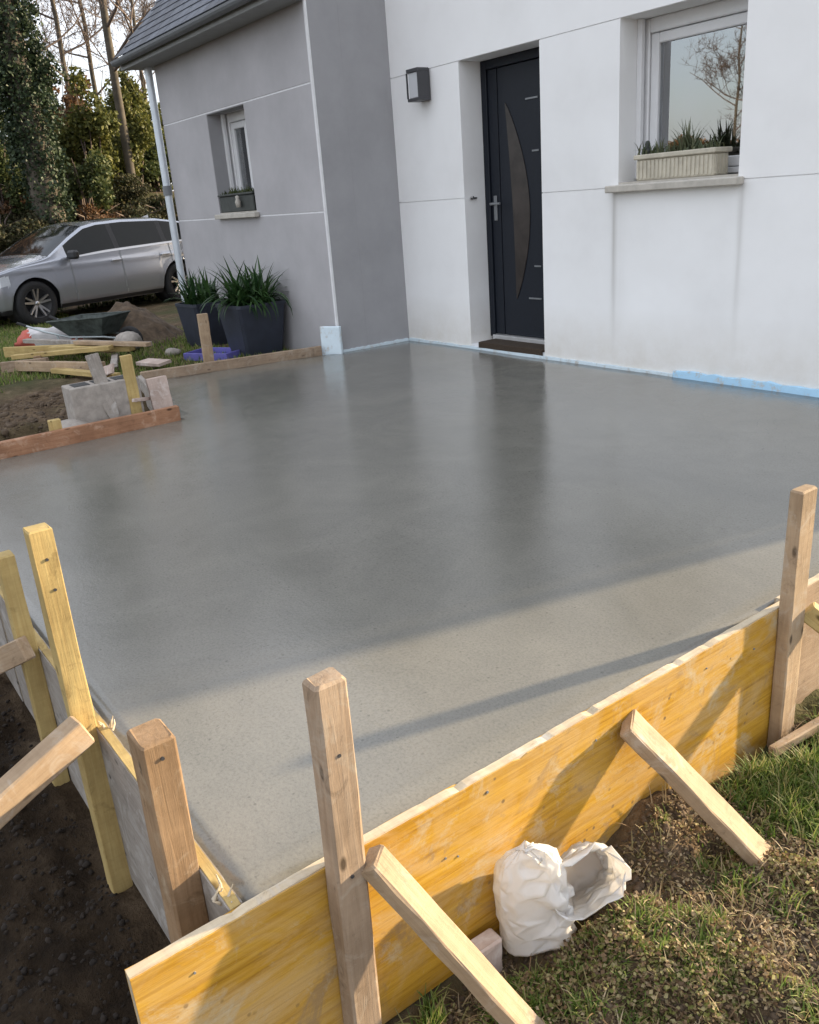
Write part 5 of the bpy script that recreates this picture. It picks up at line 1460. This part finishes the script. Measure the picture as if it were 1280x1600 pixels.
leafy_tree((-16.5, -26.0, -0.2), 2.6, 1.6, 82, 'low brown tree across the garden, mirrored in the window', M['bushb'])
branchy('bare_tree', (-17.2, -30.0, -0.2), 9, 0.07, 83, 'bare tree across the garden, mirrored in the window', (0, 0), 1.0, 4, 14, first=0.2)
# unseen evergreens added behind the house to shade the drive
for i, (x, y, h_, R_) in enumerate(((-2.6, 16.0, 9.5, 3.0), (-5.6, 17.0, 10.0, 3.0))):
    leafy_tree((x, y, -0.2), h_, R_, 90+i, ['evergreen behind the grey wing, first in the row', 'evergreen behind the grey wing, last in the row'][i], M['ivy'])

# ------------------------------------------------------------------ turf, weeds and clods
rs = np.random.default_rng(77)
def on_ground(x, y, dz=0.0): return np.stack([x, y, height(x, y)+dz], 1)
def clear_of_bag(x, y): return (((x-5.32)/0.115)**2+((y+3.41)/0.13)**2 > 1) & (((x-5.30)/0.075)**2+((y+3.56)/0.10)**2 > 1)
# grass tufts by the pale post and along the panel
def tufts(cs, per, L, wd, lean, mat, name, kind='stuff'):
    bx_, by_ = [], []
    for (x, y, r) in cs:
        k = int(per*r*r*400)+20
        a = rs.uniform(0, 6.28, k); q = r*np.sqrt(rs.uniform(0, 1, k)); bx_.append(x+q*np.cos(a)); by_.append(y+q*np.sin(a))
    X, Y = np.concatenate(bx_), np.concatenate(by_)
    ok = (X > XB+0.03) & clear_of_bag(X, Y)
    V, F = blades(on_ground(X[ok], Y[ok], -0.006), L, wd, rs, lean, 3, 0.8)
    tag(np_mesh(name, V, F, mat), kind=kind)
cs = [(rs.uniform(5.33, 5.75), rs.uniform(-2.78, -1.7), rs.uniform(.03, .08)) for _ in range(55)] + \
     [(5.35, -2.66, 0.05), (5.42, -2.62, .07), (5.5, -2.72, .06), (5.285, -3.90, 0.035), (5.30, -3.94, 0.03)]
tufts(cs, 110, 0.085, 0.0042, 0.8, M['grass'], 'grass')
cs = [(rs.uniform(5.32, 6.1), rs.uniform(-4.1, -2.8), rs.uniform(.02, .05)) for _ in range(60)]
cs += [(5.44+rs.normal()*.05, -3.44+rs.normal()*.07, .035) for _ in range(10)] + [(5.40+rs.normal()*.05, -3.72+rs.normal()*.08, .035) for _ in range(10)]
tufts(cs, 75, 0.05, 0.0040, 1.0, M['grass'], 'short_grass')
def mat_field(n, x0, x1, y0, y1, thr, L, wd, name, seed):
    X = rs.uniform(x0, x1, n); Y = rs.uniform(y0, y1, n)
    d = vnoise(X*5, Y*5, seed)*0.6+vnoise(X*14, Y*14, seed+1)*0.4
    ok = (d > thr) & (X > XB+0.06) & clear_of_bag(X, Y)
    V, F = blades(on_ground(X[ok], Y[ok], -0.004), L, wd, rs, 1.25, 3, 0.8)
    tag(np_mesh(name, V, F, M['grass']), kind='stuff')
mat_field(42000, 5.30, 6.25, -4.25, -2.55, 0.67, 0.036, 0.0034, 'matted_grass', 21)
mat_field(15000, 5.28, 5.9, -2.85, -1.7, 0.46, 0.075, 0.0042, 'matted_grass', 25)
mat_field(26000, 6.2, 9.0, -7.0, -0.5, 0.48, 0.06, 0.006, 'matted_grass', 31)
mat_field(9000, 5.35, 6.3, -7.0, -4.1, 0.48, 0.055, 0.005, 'matted_grass', 33)
# low leafy weeds and moss
def weed_field(n, x0, x1, y0, y1, thr, size, mat, name, seed, lift=0.03):
    X = rs.uniform(x0, x1, n); Y = rs.uniform(y0, y1, n)
    d = vnoise(X*6, Y*6, seed)*0.65+vnoise(X*17, Y*17, seed+1)*0.35
    ok = (d > thr) & (X > XB+0.05) & clear_of_bag(X, Y)
    X, Y = X[ok], Y[ok]
    P = on_ground(X, Y); P[:, 2] += rs.uniform(0.0, lift, len(X))
    V, F = leaf_cloud(P, size, rs, 0.35, 0.75)
    tag(np_mesh(name, V, F, mat), kind='stuff')
weed_field(60000, 5.36, 6.25, -4.25, -2.95, 0.60, 0.0115, M['weed'], 'low_weeds', 11)
weed_field(26000, 5.45, 6.25, -3.2, -2.0, 0.56, 0.0115, M['weed'], 'low_weeds', 15)
def specks(n, x0, x1, y0, y1, size, mat, name):
    X = rs.uniform(x0, x1, n); Y = rs.uniform(y0, y1, n); ok = (X > XB+0.05) & clear_of_bag(X, Y)
    P = on_ground(X[ok], Y[ok]); P[:, 2] += rs.uniform(0.001, 0.012, ok.sum())
    V, F = leaf_cloud(P, size, rs, 0.35, 0.7)
    tag(np_mesh(name, V, F, M[mat]), kind='stuff')
specks(34000, 5.28, 6.25, -4.25, -2.6, 0.0105, 'straw', 'leaf_litter')
# dry stems and roots lying about
def litter(n, x0, x1, y0, y1, L, wd, mat, name):
    X = rs.uniform(x0, x1, n); Y = rs.uniform(y0, y1, n); ok = (X > XB+0.05) & clear_of_bag(X, Y); X, Y = X[ok], Y[ok]
    V, F = blades(on_ground(X, Y, 0.004), L, wd, rs, 1.9, 3, 0.25)
    tag(np_mesh(name, V, F, mat), kind='stuff')
litter(4200, 5.26, 6.2, -4.2, -2.0, 0.05, 0.0028, M['straw'], 'dry_litter')
# clods of soil
def clods(n, x0, x1, y0, y1, rmin, rmax, name, cond=None, mat='clod'):
    X = rs.uniform(x0, x1, n); Y = rs.uniform(y0, y1, n)
    if cond is not None: k = cond(X, Y); X, Y = X[k], Y[k]
    n = len(X); r = rmin+(rmax-rmin)*rs.uniform(0, 1, n)**3
    g_ = (1+5**0.5)/2
    base = np.array([(-1, g_, 0), (1, g_, 0), (-1, -g_, 0), (1, -g_, 0), (0, -1, g_), (0, 1, g_), (0, -1, -g_), (0, 1, -g_), (g_, 0, -1), (g_, 0, 1), (-g_, 0, -1), (-g_, 0, 1)], float)/1.9
    tri = np.array([(0, 11, 5), (0, 5, 1), (0, 1, 7), (0, 7, 10), (0, 10, 11), (1, 5, 9), (5, 11, 4), (11, 10, 2), (10, 7, 6), (7, 1, 8), (3, 9, 4), (3, 4, 2), (3, 2, 6), (3, 6, 8), (3, 8, 9), (4, 9, 5), (2, 4, 11), (6, 2, 10), (8, 6, 7), (9, 8, 1)])
    P = on_ground(X, Y)
    V = base[None]*r[:, None, None]*rs.uniform(0.7, 1.15, (n, 12, 1))*rs.uniform(0.7, 1.3, (n, 1, 3)) + rs.normal(size=(n, 12, 3))*r[:, None, None]*0.10
    V[:, :, 2] *= 0.75; V += P[:, None, :]
    F = (tri[None]+12*np.arange(n)[:, None, None]).reshape(-1, 3)
    tag(np_mesh(name, V.reshape(-1, 3), F, M[mat], None, True), kind='stuff')
clods(16000, 5.25, 6.2, -4.2, -2.1, 0.002, 0.013, 'soil_clods', lambda x, y: x > XB+0.045)
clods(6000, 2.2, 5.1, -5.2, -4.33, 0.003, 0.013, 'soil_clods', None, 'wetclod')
clods(2200, -1.0, 1.1, -4.6, -2.85, 0.008, 0.04, 'soil_clods')
# lawn and rough grass on the far side
def lawn(n, x0, x1, y0, y1, L, wd, mat, name, thr=0.35, seed=3):
    X = rs.uniform(x0, x1, n); Y = rs.uniform(y0, y1, n)
    d = vnoise(X*1.1, Y*1.1, seed)*0.6+vnoise(X*4, Y*4, seed+1)*0.4
    ok = (d > thr) & ~((X > XG-0.05) & (Y > DY-0.02)) & ~((X > -0.45) & (Y > -2.45)) & ~((X > 0.0) & (Y > -2.9)) & ~((X > -1.9+0.6*vnoise(Y*3, X*3, 9)) & (Y < -2.45))
    V, F = blades(on_ground(X[ok], Y[ok], -0.01), L, wd, rs, 0.7, 2, 0.6)
    tag(np_mesh(name, V, F, mat), kind='stuff')
lawn(60000, -9.0, 0.6, -4.8, -0.8, 0.06, 0.009, M['grass'], 'lawn_grass')
lawn(14000, -13.5, -9.0, -5.0, 5.0, 0.12, 0.02, M['bushg'], 'rough_grass')
